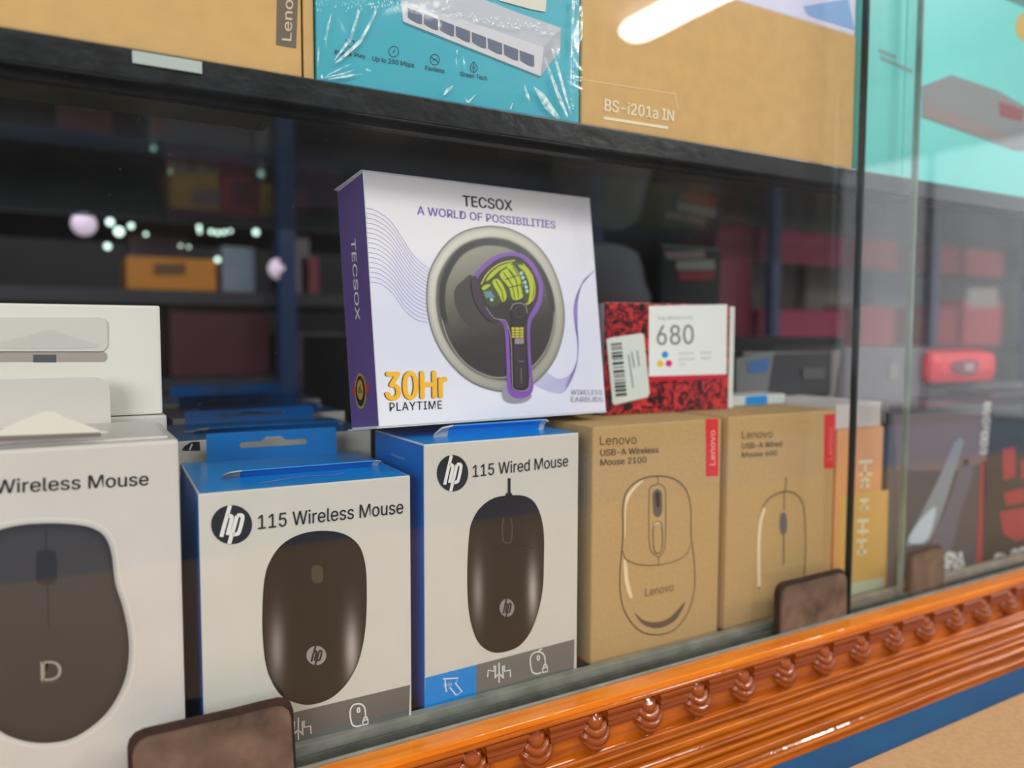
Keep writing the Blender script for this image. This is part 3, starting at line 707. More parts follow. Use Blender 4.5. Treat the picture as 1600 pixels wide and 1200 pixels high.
# earbud
EB = mat('earbud_black_ink', (44, 42, 44), .35); EP = mat('earbud_purple_ink', (128, 82, 176), .35); EPD = mat('earbud_plum_ink', (60, 44, 66), .35)
fill(ft, smooth(c5([(400, 375), (330, 395), (285, 440), (275, 510), (300, 590), (350, 660), (430, 690), (500, 680), (540, 640)]), 4), mat('tip_ink', (62, 58, 58), .4), 'ear_tip_picture', 5)
fill(ft, smooth(c5([(585, 1040), (582, 1130), (640, 1160), (720, 1150), (760, 1110), (700, 1060)]), 4), mat('soft_shadow_ink', (150, 146, 158), .4), 'shadow_print', 5)
fill(ft, smooth(c5([(400, 372), (450, 300), (520, 245), (600, 220), (680, 222), (745, 260), (800, 335), (828, 420), (822, 520), (790, 595), (760, 640), (748, 700), (752, 850), (764, 1000), (768, 1070), (740, 1115), (680, 1132), (625, 1110), (605, 1050), (600, 900), (590, 700), (560, 650), (500, 640), (450, 560), (420, 460)]), 4), EP, 'earbud_shell_picture', 6)
fill(ft, smooth(c5([(420, 385), (470, 320), (540, 265), (610, 243), (680, 248), (735, 290), (780, 360), (802, 430), (795, 510), (765, 575), (738, 630), (730, 700), (734, 850), (742, 1000), (735, 1060), (700, 1085), (655, 1080), (632, 1050), (625, 900), (612, 700), (580, 640), (510, 628), (460, 560), (432, 470)]), 4), EB, 'earbud_body_picture', 7)
fill(ft, smooth(c5([(380, 385), (410, 370), (430, 430), (450, 520), (500, 600), (560, 640), (500, 650), (430, 580), (390, 490)]), 4), EPD, 'ear_tip_rim_picture', 8)
YG = mat('lime_ink', (178, 196, 40), .35); YG2 = mat('yellow_lime_ink', (206, 200, 60), .35); YD = mat('dark_green_ink', (60, 74, 30), .35)
fill(ft, smooth(c5([(440, 430), (470, 370), (520, 320), (590, 285), (660, 275), (720, 310), (760, 380), (770, 450), (760, 520), (720, 550), (700, 500), (640, 520), (590, 500), (550, 540), (500, 560), (450, 480)]), 4), YD, 'coil_backing_picture', 8)
fills(ft, [smooth(c5(p), 3) for p in ([(470, 400), (500, 350), (570, 300), (640, 285), (560, 330), (510, 375)], [(510, 405), (545, 385), (580, 430), (600, 500), (575, 530), (550, 480)], [(555, 360), (610, 320), (660, 380), (690, 440), (700, 500), (640, 515), (615, 440)], [(600, 318), (640, 300), (690, 380), (700, 440), (670, 400)], [(670, 300), (715, 310), (760, 380), (768, 450), (755, 520), (735, 540), (745, 440), (715, 350)], [(445, 440), (475, 420), (500, 425), (460, 455)])], YG, 'coil_picture', 9)
ribbon(ft, [smooth(c5(p), 4, False) for p in ([(440, 420), (480, 350), (560, 290), (650, 270)], [(700, 290), (755, 360), (775, 440), (765, 510), (720, 545)])], 1.8, YG2, 'coil_rim_picture', 10)
ribbon(ft, [c5(p) for p in ([(530, 395), (570, 460), (580, 525)], [(580, 345), (635, 425), (650, 512)], [(610, 325), (660, 400), (675, 505)], [(640, 310), (690, 390), (700, 480)], [(615, 440), (695, 420)], [(590, 390), (665, 365)])], 1.3, mat('coil_line_ink', (40, 48, 24), .4), 'coil_seam_picture', 10)
fills(ft, [ell(*c5([p])[0], 2.6, 3.0, 12) for p in ([690, 350], [700, 378], [712, 408], [720, 436], [726, 462])]+[ell(*c5([(505, 515)])[0], 2.6, 2.8, 12)], mat('pale_cyan_ink', (170, 206, 206), .35), 'component_picture', 11)
fill(ft, c5([(455, 465), (500, 460), (520, 490), (530, 500), (470, 505)]), mat('cyan_grey_ink', (96, 140, 150), .35), 'magnet_picture', 10)
fill(ft, smooth(c5([(622, 580), (640, 545), (680, 535), (715, 550), (728, 600), (720, 660), (708, 690), (640, 690), (632, 640)]), 4), mat('button_ink', (34, 32, 34), .35), 'button_picture', 9)
ribbon(ft, [smooth(c5([(622, 580), (640, 545), (680, 537), (715, 552), (728, 600)]), 4, False), smooth(c5([(600, 660), (625, 760), (634, 1000), (640, 1070), (700, 1085), (738, 1065), (742, 1000)]), 4, False), smooth(c5([(470, 560), (520, 630), (590, 645), (608, 700)]), 4, False)], 1.0, mat('pale_edge_ink', (170, 160, 150), .4), 'edge_picture', 11)
ribbon(ft, [ell(*c5([(680, 590)])[0], 8, 9, 20)], .8, mat('faint_ring_ink', (80, 76, 80), .4), 'ring_picture', 11, closed=True)
fill(ft, c5([(630, 688), (704, 688), (704, 752), (632, 752)]), YG2, 'stem_coil_picture', 10)
ribbon(ft, [c5(p) for p in ([(650, 688), (651, 752)], [(680, 688), (680, 752)], [(630, 705), (704, 705)], [(630, 722), (704, 722)], [(630, 738), (704, 738)])], 1.0, EB, 'stem_coil_seam_picture', 11)
fill(ft, c5([(650, 756), (706, 756), (706, 790), (650, 792)]), mat('stem_silver_ink', (150, 140, 146), .3), 'stem_silver_picture', 10)
fill(ft, c5([(638, 800), (718, 795), (726, 1050), (700, 1072), (645, 1065)]), mat('stem_panel_ink', (62, 52, 60), .3), 'stem_panel_picture', 10)
ribbon(ft, [c5([(688, 940), (692, 1038)]), c5([(672, 900), (708, 900)])], 1.5, mat('stem_mark_ink', (120, 108, 110), .3), 'stem_mark_picture', 11)
# purple side
text(st, 'TECSOX', (549.2, 373), (556.4, 500), (556.0, 372), WHITE_INK, 'side_lettering', bold=.008, k=2)
GOLD = mat('gold_ink', (186, 150, 60), .35)
fill(st, ell(564, 611, 9.2, 28, 32, -.03), GOLD, 'round_badge', 2); fill(st, ell(564, 611, 7.4, 24, 32, -.03), mat('navy_ink', (34, 28, 40), .35), 'badge_ring', 3)
fill(st, ell(564, 609, 4.8, 16, 32, -.03), GOLD, 'badge_centre', 4)
fills(st, [[(551, 603), (556, 606), (556, 618), (551, 614)], [(572, 600), (577, 598), (577, 612), (572, 616)]], mat('badge_red_ink', (190, 60, 50), .4), 'badge_ribbon', 2)
text(st, '6', (562, 614), (566.5, 614), (562, 602), INK, 'badge_lettering', bold=.01, k=5)
# lifted bottom flap and top lip
def flap(root, pts, m, name, t=.0005):
    n = len(pts); V = [Vector(p) for p in pts]+[Vector(p)+Vector((0, 0, t)) for p in pts]
    return link(name, mesh_from(name, V, [tuple(range(n))[::-1], tuple(range(n, 2*n))]+[(i, (i+1) % n, n+(i+1) % n, n+i) for i in range(n)]), root, [m])
flap(tb, [(-.0015, -.0005, -.0006), (TW, -.0005, -.0006), (TW, TDp, -.0006), (-.002, TDp, -.0006)], TECW, 'bottom_flap')
flap(tb, [(-.0008, 0, TH), (TW, 0, TH), (TW, TDp, TH), (-.0015, TDp, TH+.0002)], TECW, 'lid_flap')

# --- ink cartridge box
zt = z0+hk+.0003
MI_ = place(.2912, .3872, zt, -1.88)
IH = .0190-zt
FLOWER = bpy.data.materials.new('red_flower_print'); FLOWER.use_nodes = True
nt = FLOWER.node_tree; b_ = nt.nodes['Principled BSDF']; tc = nt.nodes.new('ShaderNodeTexCoord'); vo = nt.nodes.new('ShaderNodeTexNoise'); vo.inputs['Scale'].default_value = 130; vo.inputs['Distortion'].default_value = 2.2
rp = nt.nodes.new('ShaderNodeValToRGB'); rp.color_ramp.elements[0].position = .42; rp.color_ramp.elements[0].color = L4((34, 14, 20)); rp.color_ramp.elements[1].position = .62; rp.color_ramp.elements[1].color = L4((206, 54, 52))
e = rp.color_ramp.elements.new(.52); e.color = L4((158, 28, 40))
nt.links.new(tc.outputs['Object'], vo.inputs['Vector']); nt.links.new(vo.outputs['Fac'], rp.inputs[0]); nt.links.new(rp.outputs[0], b_.inputs['Base Color']); b_.inputs['Roughness'].default_value = .4
kb, fi, si, ti = carton('ink_box', 'red and white printer ink box numbered 680, standing on the kraft boxes', 'box', MI_, .1033, .030, IH, [FLOWER, mat('ink_side', (206, 212, 206), .5), WHITE_CARD])
box('side_flap', .1033, .1088, .0012, .0290, .0, IH-.001, mat('ink_flap', (214, 222, 216), .5), kb, .0006)
c7 = lambda pts: crop(pts, 900, 375, 4.0)
IW = mat('ink_white', (232, 238, 234), .4)
fill(fi, c7([(455, 412), (944, 402), (940, 838), (455, 852)]), IW, 'white_panel', 1)
fill(fi, c7([(455, 852), (940, 838), (940, 862), (455, 884)]), mat('crimson_ink', (204, 24, 60), .4), 'red_stripe', 1)
text(fi, '680', *c7([(503, 656), (735, 648)]), c7([(501, 535)])[0], mat('number_ink', (128, 132, 132), .4), 'number_lettering', bold=.008)
text(fi, 'INK ADVANTAGE', *c7([(508, 499), (730, 494)]), c7([(508, 480)])[0], mat('pale_grey_ink', (168, 174, 172), .4), bold=0)
for (x, y), m_ in (((555, 716), mat('cyan_dot_ink', (48, 150, 222), .4)), ((525, 772), mat('yellow_dot_ink', (236, 196, 40), .4)), ((579, 771), mat('magenta_dot_ink', (224, 40, 120), .4))):
    fill(fi, ell(*c7([(x, y)])[0], 5.2, 5.2, 20), m_, 'colour_dot', 2)
ribbon(fi, [c7(p) for p in ([(640, 710), (735, 706)], [(640, 745), (740, 742)], [(640, 775), (680, 774)], [(775, 706), (845, 702)], [(780, 740), (838, 737)])], 2.4, mat('faint_ink', (204, 210, 208), .4), 'small_lettering', 2)
STK = c7([(188, 622), (205, 612), (405, 582), (422, 590), (458, 960), (445, 982), (240, 1030), (226, 1018)])
fill(fi, STK, mat('sticker_white', (214, 222, 214), .4), 'barcode_sticker', 3)
bars = []
y_ = 648
while y_ < 985:
    h_ = random.choice((7, 12, 18)); q = (y_-648)/337
    bars.append(c7([(215+32*q, y_), (283+34*q, y_-6), (283+34*q, y_-6+h_), (215+32*q, y_+h_)])); y_ += h_+random.choice((6, 9, 13))
fills(fi, bars, mat('bar_ink', (58, 66, 66), .4), 'barcode', 4)
ribbon(fi, [c7([(325, 715), (355, 925)]), c7([(345, 700), (362, 800)]), c7([(380, 690), (392, 790)])], 1.7, GREY_INK, 'sticker_lettering', 4)

# ------------------------------------------------------------------ upper shelf cartons
zs = .1087
def upper(name, label, x0, x1, y, d, h, mats, **k):
    return carton(name, label, 'box', place(x0, y, zs), x1-x0, d, h, mats, **k)
ub, fu, _, _ = upper('laptop_carton', 'wide brown carton with a grey vertical brand label, upper left corner', -.30, .0934, .3405, .10, .26, [KRAFT2]*3, bev=.001)
cc = lambda pts: crop(pts, 0, 0, 3.2)
fill(fu, cc([(1385, -60), (1492, -60), (1480, 243), (1380, 225)]), mat('label_grey', (104, 92, 78), .6), 'brand_label', 1)
text(fu, 'Lenovo', cc([(1455, 207)])[0], (459.5, -33), cc([(1408, 203)])[0], mat('label_cream', (214, 192, 156), .6), 'brand_lettering', bold=.008)
ub, fu, _, _ = upper('slim_carton', 'narrow brown carton squeezed between the wide carton and teal box', .0944, .0990, .3415, .10, .24, [KRAFT2]*3)
ut, fteal, _, _ = upper('network_switch_box', 'teal shrink-wrapped network switch box on the upper glass shelf', .0997, .2375, .3400, .05, .20, [TEAL, TEAL, TEAL])
cs = lambda pts: crop(pts, 400, 0, 3.2)
cg = lambda pts: crop(pts, 600, 0, 5.0)
SWL = mat('switch_light_ink', (196, 200, 208), .4); SWM = mat('switch_mid_ink', (206, 206, 214), .4); SWD = mat('port_ink', (96, 106, 128), .4)
fill(fteal, cs([(722, -40), (735, 108), (1422, 382), (1520, 250), (1525, 140), (1300, 60), (1040, -40)]), SWL, 'switch_picture', 1)
fill(fteal, cs([(722, 5), (735, 108), (1422, 382), (1440, 240), (1300, 190), (1000, 85)]), mat('switch_front_ink', (216, 216, 220), .4), 'switch_front_picture', 2)
fill(fteal, cs([(1422, 382), (1520, 250), (1525, 140), (1440, 235)]), mat('switch_side_ink', (178, 180, 190), .4), 'switch_side_picture', 3)
ports = []
for i in range(8):
    x = 182+125*i; y = 62+47.5*i
    ports.append(cg([(x, y), (x+112, y+42), (x+112, y+128), (x+88, y+124), (x+60, y+112), (x+30, y+95), (x+4, y+78)]))
fills(fteal, ports, SWD, 'port_picture', 4)
fill(fteal, cs([(735, 108), (1422, 382), (1420, 392), (735, 120)]), mat('switch_shadow_ink', (52, 130, 146), .4), 'shadow_print', 1)
fill(fteal, cs([(1180, -60), (1455, -60), (1445, 62), (1370, 48), (1215, 5)]), mat('sticker_cream', (226, 222, 204), .5), 'sticker', 5)
DKT = mat('dark_teal_ink', (22, 74, 92), .4)
text(fteal, 'Plug & Play', *cs([(393, 270), (548, 292)]), cs([(393, 250)])[0], DKT, bold=.004)
text(fteal, 'Up to 200 Mbps', *cs([(582, 303), (790, 338)]), cs([(583, 280)])[0], DKT, bold=.008)
text(fteal, 'Fanless', *cs([(845, 350), (941, 366)]), cs([(846, 328)])[0], DKT, bold=.008)
text(fteal, 'Green Tech', *cs([(1020, 380), (1155, 403)]), cs([(1021, 358)])[0], DKT, bold=.008)
ribbon(fteal, [ell(*cs([(688, 258)])[0], 7.6, 8.4, 26)+[cs([(712, 258)])[0]]] + [ell(*cs([(893, 298)])[0], 7.2, 8.2, 26)+[cs([(916, 298)])[0]]], 1.0, DKT, 'round_icon', 2)
ribbon(fteal, [cs([(683, 265), (695, 250)]), cs([(875, 285), (912, 312)]), cs([(882, 300), (905, 296)]), smooth(cs([(1087, 308), (1072, 330), (1072, 350), (1087, 362), (1103, 352), (1104, 332), (1087, 308)]), 3, False), cs([(1087, 320), (1087, 360)]), cs([(1078, 335), (1087, 343), (1097, 335)]), cs([(445, 200), (495, 206)]), cs([(458, 218), (457, 232), (488, 236), (489, 206)])], 1.1, DKT, 'small_icon', 2)
# shrink wrap with creases
WRAP = thin_glass('shrink_wrap', (1, 1, 1), .05, .02, .12, 40)
nt = WRAP.node_tree
bp = nt.nodes.new('ShaderNodeBump'); bp.inputs['Strength'].default_value = .55; bp.inputs['Distance'].default_value = .004
nn = nt.nodes.new('ShaderNodeTexNoise'); nn.inputs['Scale'].default_value = 26; nn.inputs['Distortion'].default_value = 1.2
tcn = nt.nodes.new('ShaderNodeTexCoord'); nt.links.new(tcn.outputs['Object'], nn.inputs['Vector']); nt.links.new(nn.outputs['Fac'], bp.inputs['Height'])
for q in nt.nodes:
    if q.type == 'BSDF_GLOSSY': nt.links.new(bp.outputs[0], q.inputs['Normal'])
w_ = .1378
link('shrink_wrap', mesh_from('wrap', [(-.0008, -.0016, -.0005), (w_+.0008, -.0016, -.0005), (w_+.0008, -.0016, .2), (-.0008, -.0016, .2)], [(0, 1, 2, 3)]), ut, [WRAP])
FOLD_SHINE = mat('film_fold_shine', (236, 250, 250), .15, .8)  # white film whose colour carries the highlights of creases and dimples
_n = FOLD_SHINE.node_tree; _t = _n.nodes.new('ShaderNodeBsdfTransparent'); _m = _n.nodes.new('ShaderNodeMixShader'); _m.inputs[0].default_value = .62
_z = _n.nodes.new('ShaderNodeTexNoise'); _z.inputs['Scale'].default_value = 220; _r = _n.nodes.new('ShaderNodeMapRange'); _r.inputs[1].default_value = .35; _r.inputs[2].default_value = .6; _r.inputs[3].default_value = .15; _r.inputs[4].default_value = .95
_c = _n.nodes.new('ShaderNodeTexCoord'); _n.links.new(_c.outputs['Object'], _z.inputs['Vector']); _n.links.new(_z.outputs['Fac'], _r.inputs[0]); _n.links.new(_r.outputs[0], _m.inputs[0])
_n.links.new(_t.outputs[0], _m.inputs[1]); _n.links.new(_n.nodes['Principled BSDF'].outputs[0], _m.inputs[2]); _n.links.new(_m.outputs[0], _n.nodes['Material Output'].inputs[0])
fw2 = Face(ut, fteal.M, 'front', -.0018)
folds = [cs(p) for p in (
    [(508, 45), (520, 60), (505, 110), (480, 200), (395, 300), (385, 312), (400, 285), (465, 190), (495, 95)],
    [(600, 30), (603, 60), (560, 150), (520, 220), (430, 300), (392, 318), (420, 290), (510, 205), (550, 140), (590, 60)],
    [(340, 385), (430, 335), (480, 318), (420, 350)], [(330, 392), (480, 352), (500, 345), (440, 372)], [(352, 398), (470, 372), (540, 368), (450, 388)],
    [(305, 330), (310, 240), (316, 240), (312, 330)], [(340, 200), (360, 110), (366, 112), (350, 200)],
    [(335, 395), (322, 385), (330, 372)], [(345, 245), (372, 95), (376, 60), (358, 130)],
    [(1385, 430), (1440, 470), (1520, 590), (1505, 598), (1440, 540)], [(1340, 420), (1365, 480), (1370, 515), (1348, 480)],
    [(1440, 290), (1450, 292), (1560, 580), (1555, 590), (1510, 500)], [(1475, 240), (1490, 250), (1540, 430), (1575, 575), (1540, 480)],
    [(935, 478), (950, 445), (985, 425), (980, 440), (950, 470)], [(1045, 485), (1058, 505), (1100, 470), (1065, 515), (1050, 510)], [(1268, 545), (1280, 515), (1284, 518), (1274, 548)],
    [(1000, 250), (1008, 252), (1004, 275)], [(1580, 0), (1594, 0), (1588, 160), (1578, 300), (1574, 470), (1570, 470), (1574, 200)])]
fills(fw2, folds, FOLD_SHINE, 'film_crease_shine', 2)
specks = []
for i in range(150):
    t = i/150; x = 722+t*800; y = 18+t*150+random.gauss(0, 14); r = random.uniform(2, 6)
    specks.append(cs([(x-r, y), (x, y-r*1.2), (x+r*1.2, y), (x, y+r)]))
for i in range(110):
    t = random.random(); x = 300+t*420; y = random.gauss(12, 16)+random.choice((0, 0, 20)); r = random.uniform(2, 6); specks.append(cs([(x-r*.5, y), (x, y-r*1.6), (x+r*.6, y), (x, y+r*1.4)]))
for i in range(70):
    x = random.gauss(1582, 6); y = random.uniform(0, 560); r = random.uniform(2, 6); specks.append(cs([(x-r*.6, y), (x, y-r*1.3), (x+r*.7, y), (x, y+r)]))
o = fills(fw2, specks, FOLD_SHINE, 'film_dimple_glints', 2); o['kind'] = 'stuff'  # glints of the dimpled film, painted as white flecks
# light reflection at the shelf edge, built as a pale strip
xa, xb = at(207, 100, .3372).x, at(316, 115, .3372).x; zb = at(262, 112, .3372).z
tag(box('shelf_reflection', xa, xb, .3370, .3379, zb+.0012, .1075, mat('reflection_grey_green', (176, 188, 182), .45), None, .0003), 'pale strip imitating a light reflection on the shelf edge under the wide brown carton', 'label')
# tan carton
ub, fb, _, tb_ = upper('brown_carton', 'large plain tan carton right of the teal switch box', .2395, .4590, .3405, .09, .0865, [KRAFT2]*3, bev=.001)
cb3 = lambda pts: crop(pts, 800, 0, 3.2)
text(fb, 'BS-i201a IN', *cb3([(460, 553), (808, 608)]), cb3([(462, 495)])[0], TAN_INK, bold=.02)
ribbon(fb, [cb3([(458, 590), (780, 640)])], 4, TAN_INK, 'small_lettering', 2)
ribbon(fb, [cb3([(345, 398), (820, 470)]), cb3([(815, 470), (830, 545)])], 1.5, mat('tape_edge', (222, 190, 140), .4), 'tape_edge', 1)
tag(box('white_blue_carton', .240, .4600, .3420, .43, .1955, .30, [mat('lilac_card', (206, 206, 230), .5), WHITE_CARD, WHITE_CARD], None, .001), 'white and blue box lying on the large tan carton', 'box')
wbx = bpy.data.objects['white_blue_carton']; Fw = Face(wbx, place(0, .3420, 0))
pw = [Fw.px(*p) for p in ((1255, 10), (1325, -2), (1335, 47), (1262, 24))]
link('blue_print', mesh_from('blue_print', [(p.x, .3418, p.z) for p in pw], [(0, 1, 2, 3)]), wbx, [mat('soft_blue_ink', (120, 162, 214), .5)])
# teal boxes at right
x0 = .4665
ub, fr1, _, _ = upper('network_switch_box', 'teal box seen through both overlapping panes, upper right', x0, .5130, .3410, .05, .20, [TEAL2]*3)
ribbon(fr1, [[(1375, 90), (1425, 112)], [(1372, 78), (1400, 90)]], 5, mat('soft_teal_ink', (130, 170, 168), .5), 'small_lettering', 1)
ub, fr2, _, _ = upper('network_switch_box', 'large teal network switch box in the upper right corner', .5140, .74, .3410, .06, .22, [TEAL2]*3)
fill(fr2, [(1440, 135), (1486, 117), (1560, 142), (1605, 168), (1605, 236), (1585, 236), (1500, 205), (1440, 184)], mat('switch_grey_ink', (138, 142, 144), .5), 'switch_picture', 1)
fill(fr2, [(1444, 160), (1500, 180), (1560, 205), (1580, 222), (1500, 202), (1444, 180)], mat('port_grey_ink', (150, 136, 134), .5), 'port_picture', 2)
fill(fr2, [(1560, 158), (1600, 172), (1596, 190), (1562, 182)], mat('switch_red_ink', (150, 84, 88), .5), 'red_patch_picture', 2)
fill(fr2, ell(1600, 42, 13, 22, 24), mat('yellow_badge_ink', (214, 180, 90), .5), 'yellow_badge', 1)
fill(fr2, [(1560, -5), (1615, -5), (1615, 18)], mat('deep_teal_ink', (80, 140, 136), .5), 'dark_corner', 1)
# cartons stacked above (out of frame, they close the case)
for x0_, x1_, l_ in ((-.44, .21, 'long brown carton above the frame on the left'), (.22, .74, 'long brown carton above the frame on the right')):
    pass

# ------------------------------------------------------------------ right part of the lower row
tag_o = carton('orange_box', 'narrow orange box with a column of white characters, behind the overlap of panes', 'box', place(.4625, .3480, z0), .0510, .08, .120, [mat('orange_card', (224, 158, 96), .5, noise=.05, nscale=60)]*3)
ob, fo = tag_o[0], tag_o[1]
fill(fo, [(1310, 775), (1388, 765), (1384, 925), (1310, 940)], mat('veil_tint', (214, 170, 84), .5), 'veil_patch', 1)  # yellower lower part: veil of reflected cardboard, painted onto the box
for (cx, cy, w_, h_) in ((1352, 735, 20, 26), (1351, 757, 14, 12), (1350, 790, 14, 16), (1348, 825, 18, 22), (1346, 857, 16, 24)):
    ribbon(fo, [[(cx-w_/2, cy-h_/2), (cx+w_/2, cy-h_/2-1)], [(cx, cy-h_/2), (cx-1, cy+h_/2)], [(cx-w_/2, cy+h_/4), (cx+w_/2, cy+h_/4-1)]], 3.5, mat('white_glyph_ink', (236, 226, 186), .5), 'character', 2)
fill(fo, [(1326, 912), (1380, 902), (1378, 945), (1322, 955)], mat('pale_green_ink', (188, 206, 176), .5), 'pale_green_panel', 2)
ob2, fo2, _, _ = carton('white_label_box', 'small white box with ribbed print on top of the orange box', 'box', place(.4630, .3500, z0+.1203), .0500, .07, .0175, [mat('off_white_card', (206, 200, 200), .5)]*3)
ribbon(fo2, [[(1345+i*6, 630), (1345+i*6, 660)] for i in range(8)], 1.6, mat('rib_ink', (180, 172, 172), .5), 'ribbed_print', 1)
# grey headset box
gb_, fg, _, _ = carton('headset_box', 'dark grey product box with a pale diagonal picture and white spine text', 'box', place(.5200, .3480, z0), .1260, .09, .130, [mat('slate_card', (66, 72, 78), .35), DARK, mat('mauve_card', (96, 86, 92), .4)])
fill(fg, [(1396, 648), (1543, 640), (1541, 720), (1500, 735), (1400, 735)], mat('mauve_print', (112, 100, 106), .4), 'mauve_panel', 1)
fill(fg, smooth([(1415, 850), (1440, 800), (1470, 740), (1492, 690), (1505, 690), (1490, 740), (1475, 790), (1452, 845), (1430, 850)], 3), mat('pale_steel_ink', (128, 142, 152), .4), 'diagonal_picture', 2)
fill(fg, smooth([(1455, 850), (1480, 790), (1505, 720), (1520, 740), (1500, 800), (1485, 860)], 3), mat('steel_ink', (92, 96, 112), .4), 'diagonal_shade_picture', 1)
fill(fg, smooth([(1418, 842), (1440, 810), (1462, 792), (1450, 840), (1430, 850)], 3), mat('ice_ink', (186, 204, 216), .4), 'diagonal_light_picture', 3)
def glyph_marks(F, x0, y0, x1, y1, n, h, w, m, name):
    # lettering too blurred in the photograph to read: upright strokes and bars of its size
    rnd = random.Random(n*7); ls = []
    dx, dy = (x1-x0)/n, (y1-y0)/n; L = math.hypot(dx, dy); nx, ny = dy/L*h, -dx/L*h
    for i in range(n):
        a = (x0+dx*i, y0+dy*i); e = .72
        ls.append([a, (a[0]+nx, a[1]+ny)])
        for q in rnd.sample((0, .5, 1), 2): ls.append([(a[0]+nx*q, a[1]+ny*q), (a[0]+nx*q+dx*e, a[1]+ny*q+dy*e)])
        if rnd.random() > .4: ls.append([(a[0]+dx*e, a[1]+dy*e), (a[0]+nx+dx*e, a[1]+ny+dy*e)])
    return ribbon(F, ls, w, m, name, 3)
glyph_marks(fg, 1538, 630, 1530, 710, 7, 10, 3.0, mat('spine_white', (206, 206, 204), .4), 'spine_lettering')
glyph_marks(fg, 1469, 893, 1508, 885, 3, 24, 4.5, mat('foot_white', (220, 226, 224), .4), 'foot_lettering')
# red and black box
rb, frb, _, _ = carton('gaming_box', 'black box with red glyphs and white foot lettering, right edge lower row', 'box', place(.6480, .3480, z0), .14, .09, .128, [mat('night_card', (22, 30, 38), .35), mat('wine_card', (120, 26, 44), .4), DARK])
RG = mat('red_glyph_ink', (164, 34, 54), .4)
fills(frb, [[(1566, 702), (1586, 698), (1586, 745), (1568, 750)], [(1568, 770), (1600, 762), (1600, 785), (1572, 790)], [(1562, 800), (1605, 792), (1605, 838), (1588, 846), (1568, 835)], [(1595, 720), (1610, 716), (1610, 745), (1596, 748)]], RG, 'red_glyph', 1)
fill(frb, [(1533, 720), (1537, 716), (1534, 885), (1524, 890)], RG, 'red_edge', 2)
glyph_marks(frb, 1558, 886, 1636, 866, 6, 18, 3.5, mat('foot_white', (206, 214, 212), .4), 'foot_lettering')
# things standing on the kraft boxes and behind
def bg(name, label, u0, v0, u1, v1, Y, d, m, cat='box', bev=.004, group=None, yb=None):
    a, b = at(u0, (v0+v1)/2, Y), at(u1, (v0+v1)/2, Y); c, e = at((u0+u1)/2, v0, Y), at((u0+u1)/2, v1, Y)
    o = box(name, a.x, b.x, Y, Y+d, e.z, c.z, m, None, bev); tag(o, label, cat, group); return o
def bgprint(o, Y, pts, m, name):
    P = [at(u, v, Y-.0006) for u, v in pts]; return link(name, mesh_from(name, P, [tuple(t) for t in tessellate_polygon([P])]), o, [m])
zk = z0+hk
o = box('speaker_box', .445, .549, .420, .50, zk+.0004, -.0135, mat('charcoal_card', (48, 48, 52), .35), None, .003)
tag(o, 'low dark charcoal box lying behind the kraft mouse boxes', 'box')
bgprint(o, .420, [(1150, 560), (1210, 548), (1198, 620), (1150, 625)], mat('edge_grey_ink', (104, 106, 106), .4), 'pale_edge')
bgprint(o, .4195, [(1168, 565), (1202, 560), (1200, 580), (1170, 584)], mat('logo_blue_ink', (52, 96, 150), .4), 'blue_emblem')
bgprint(o, .4195, [(1255, 575), (1290, 575), (1288, 592), (1255, 592)], mat('faint_grey_ink', (84, 82, 82), .4), 'grey_emblem')
o = box('flat_pack', .360, .4590, .3905, .415, zk+.0004, zk+.0075, mat('white_blister', (196, 202, 200), .4), None, .001)
tag(o, 'flat blue and white packet on top of the right-hand kraft box', 'packet')
P = [(.4180, zk+.0010), (.4400, zk+.0010), (.4400, zk+.007), (.4180, zk+.007)]
link('blue_print', mesh_from('blue_print', [(x, .3903, z) for x, z in P], [(0, 1, 2, 3)]), o, [CYAN_BLUE])
o = bg('long_box', 'long mauve grey box lying behind the orange box', 1320, 542, 1450, 640, .43, .08, mat('mauve_grey_card', (104, 98, 104), .4), bev=.002)
bgprint(o, .43, [(1296, 548), (1314, 546), (1302, 630), (1290, 640)], mat('spine_grey_ink', (128, 122, 118), .4), 'pale_edge')
bgprint(o, .4295, [(1390, 568), (1404, 566), (1404, 592), (1390, 592)], mat('dot_grey_ink', (134, 130, 122), .4), 'pale_emblem')
o = bg('red_pouch', 'bright red rounded case with a small dark emblem, at far right', 1458, 547, 1562, 600, .42, .05, mat('bright_red', (238, 44, 58), .4), 'case', .012)
bgprint(o, .4195, smooth([(1490, 566), (1524, 562), (1528, 574), (1522, 584), (1492, 582)], 3), mat('emblem_dark_ink', (130, 60, 70), .4), 'emblem')
bgprint(o, .4192, [(1508, 568), (1522, 566), (1522, 580), (1508, 580)], mat('emblem_pale_ink', (190, 150, 156), .4), 'emblem_letter')
o = bg('grey_carton', 'mauve grey carton under the red case at right', 1400, 602, 1600, 700, .44, .1, mat('mauve_dark_card', (92, 84, 90), .5), bev=.002)
o = bg('dark_carton', 'dark brown box with a red oval mark, above the black and red box', 1546, 612, 1640, 700, .40, .08, mat('umber_card', (54, 44, 42), .5), bev=.002)
bgprint(o, .3995, ell(1558, 640, 8, 22, 20), mat('red_oval_ink', (180, 40, 44), .4), 'red_oval')

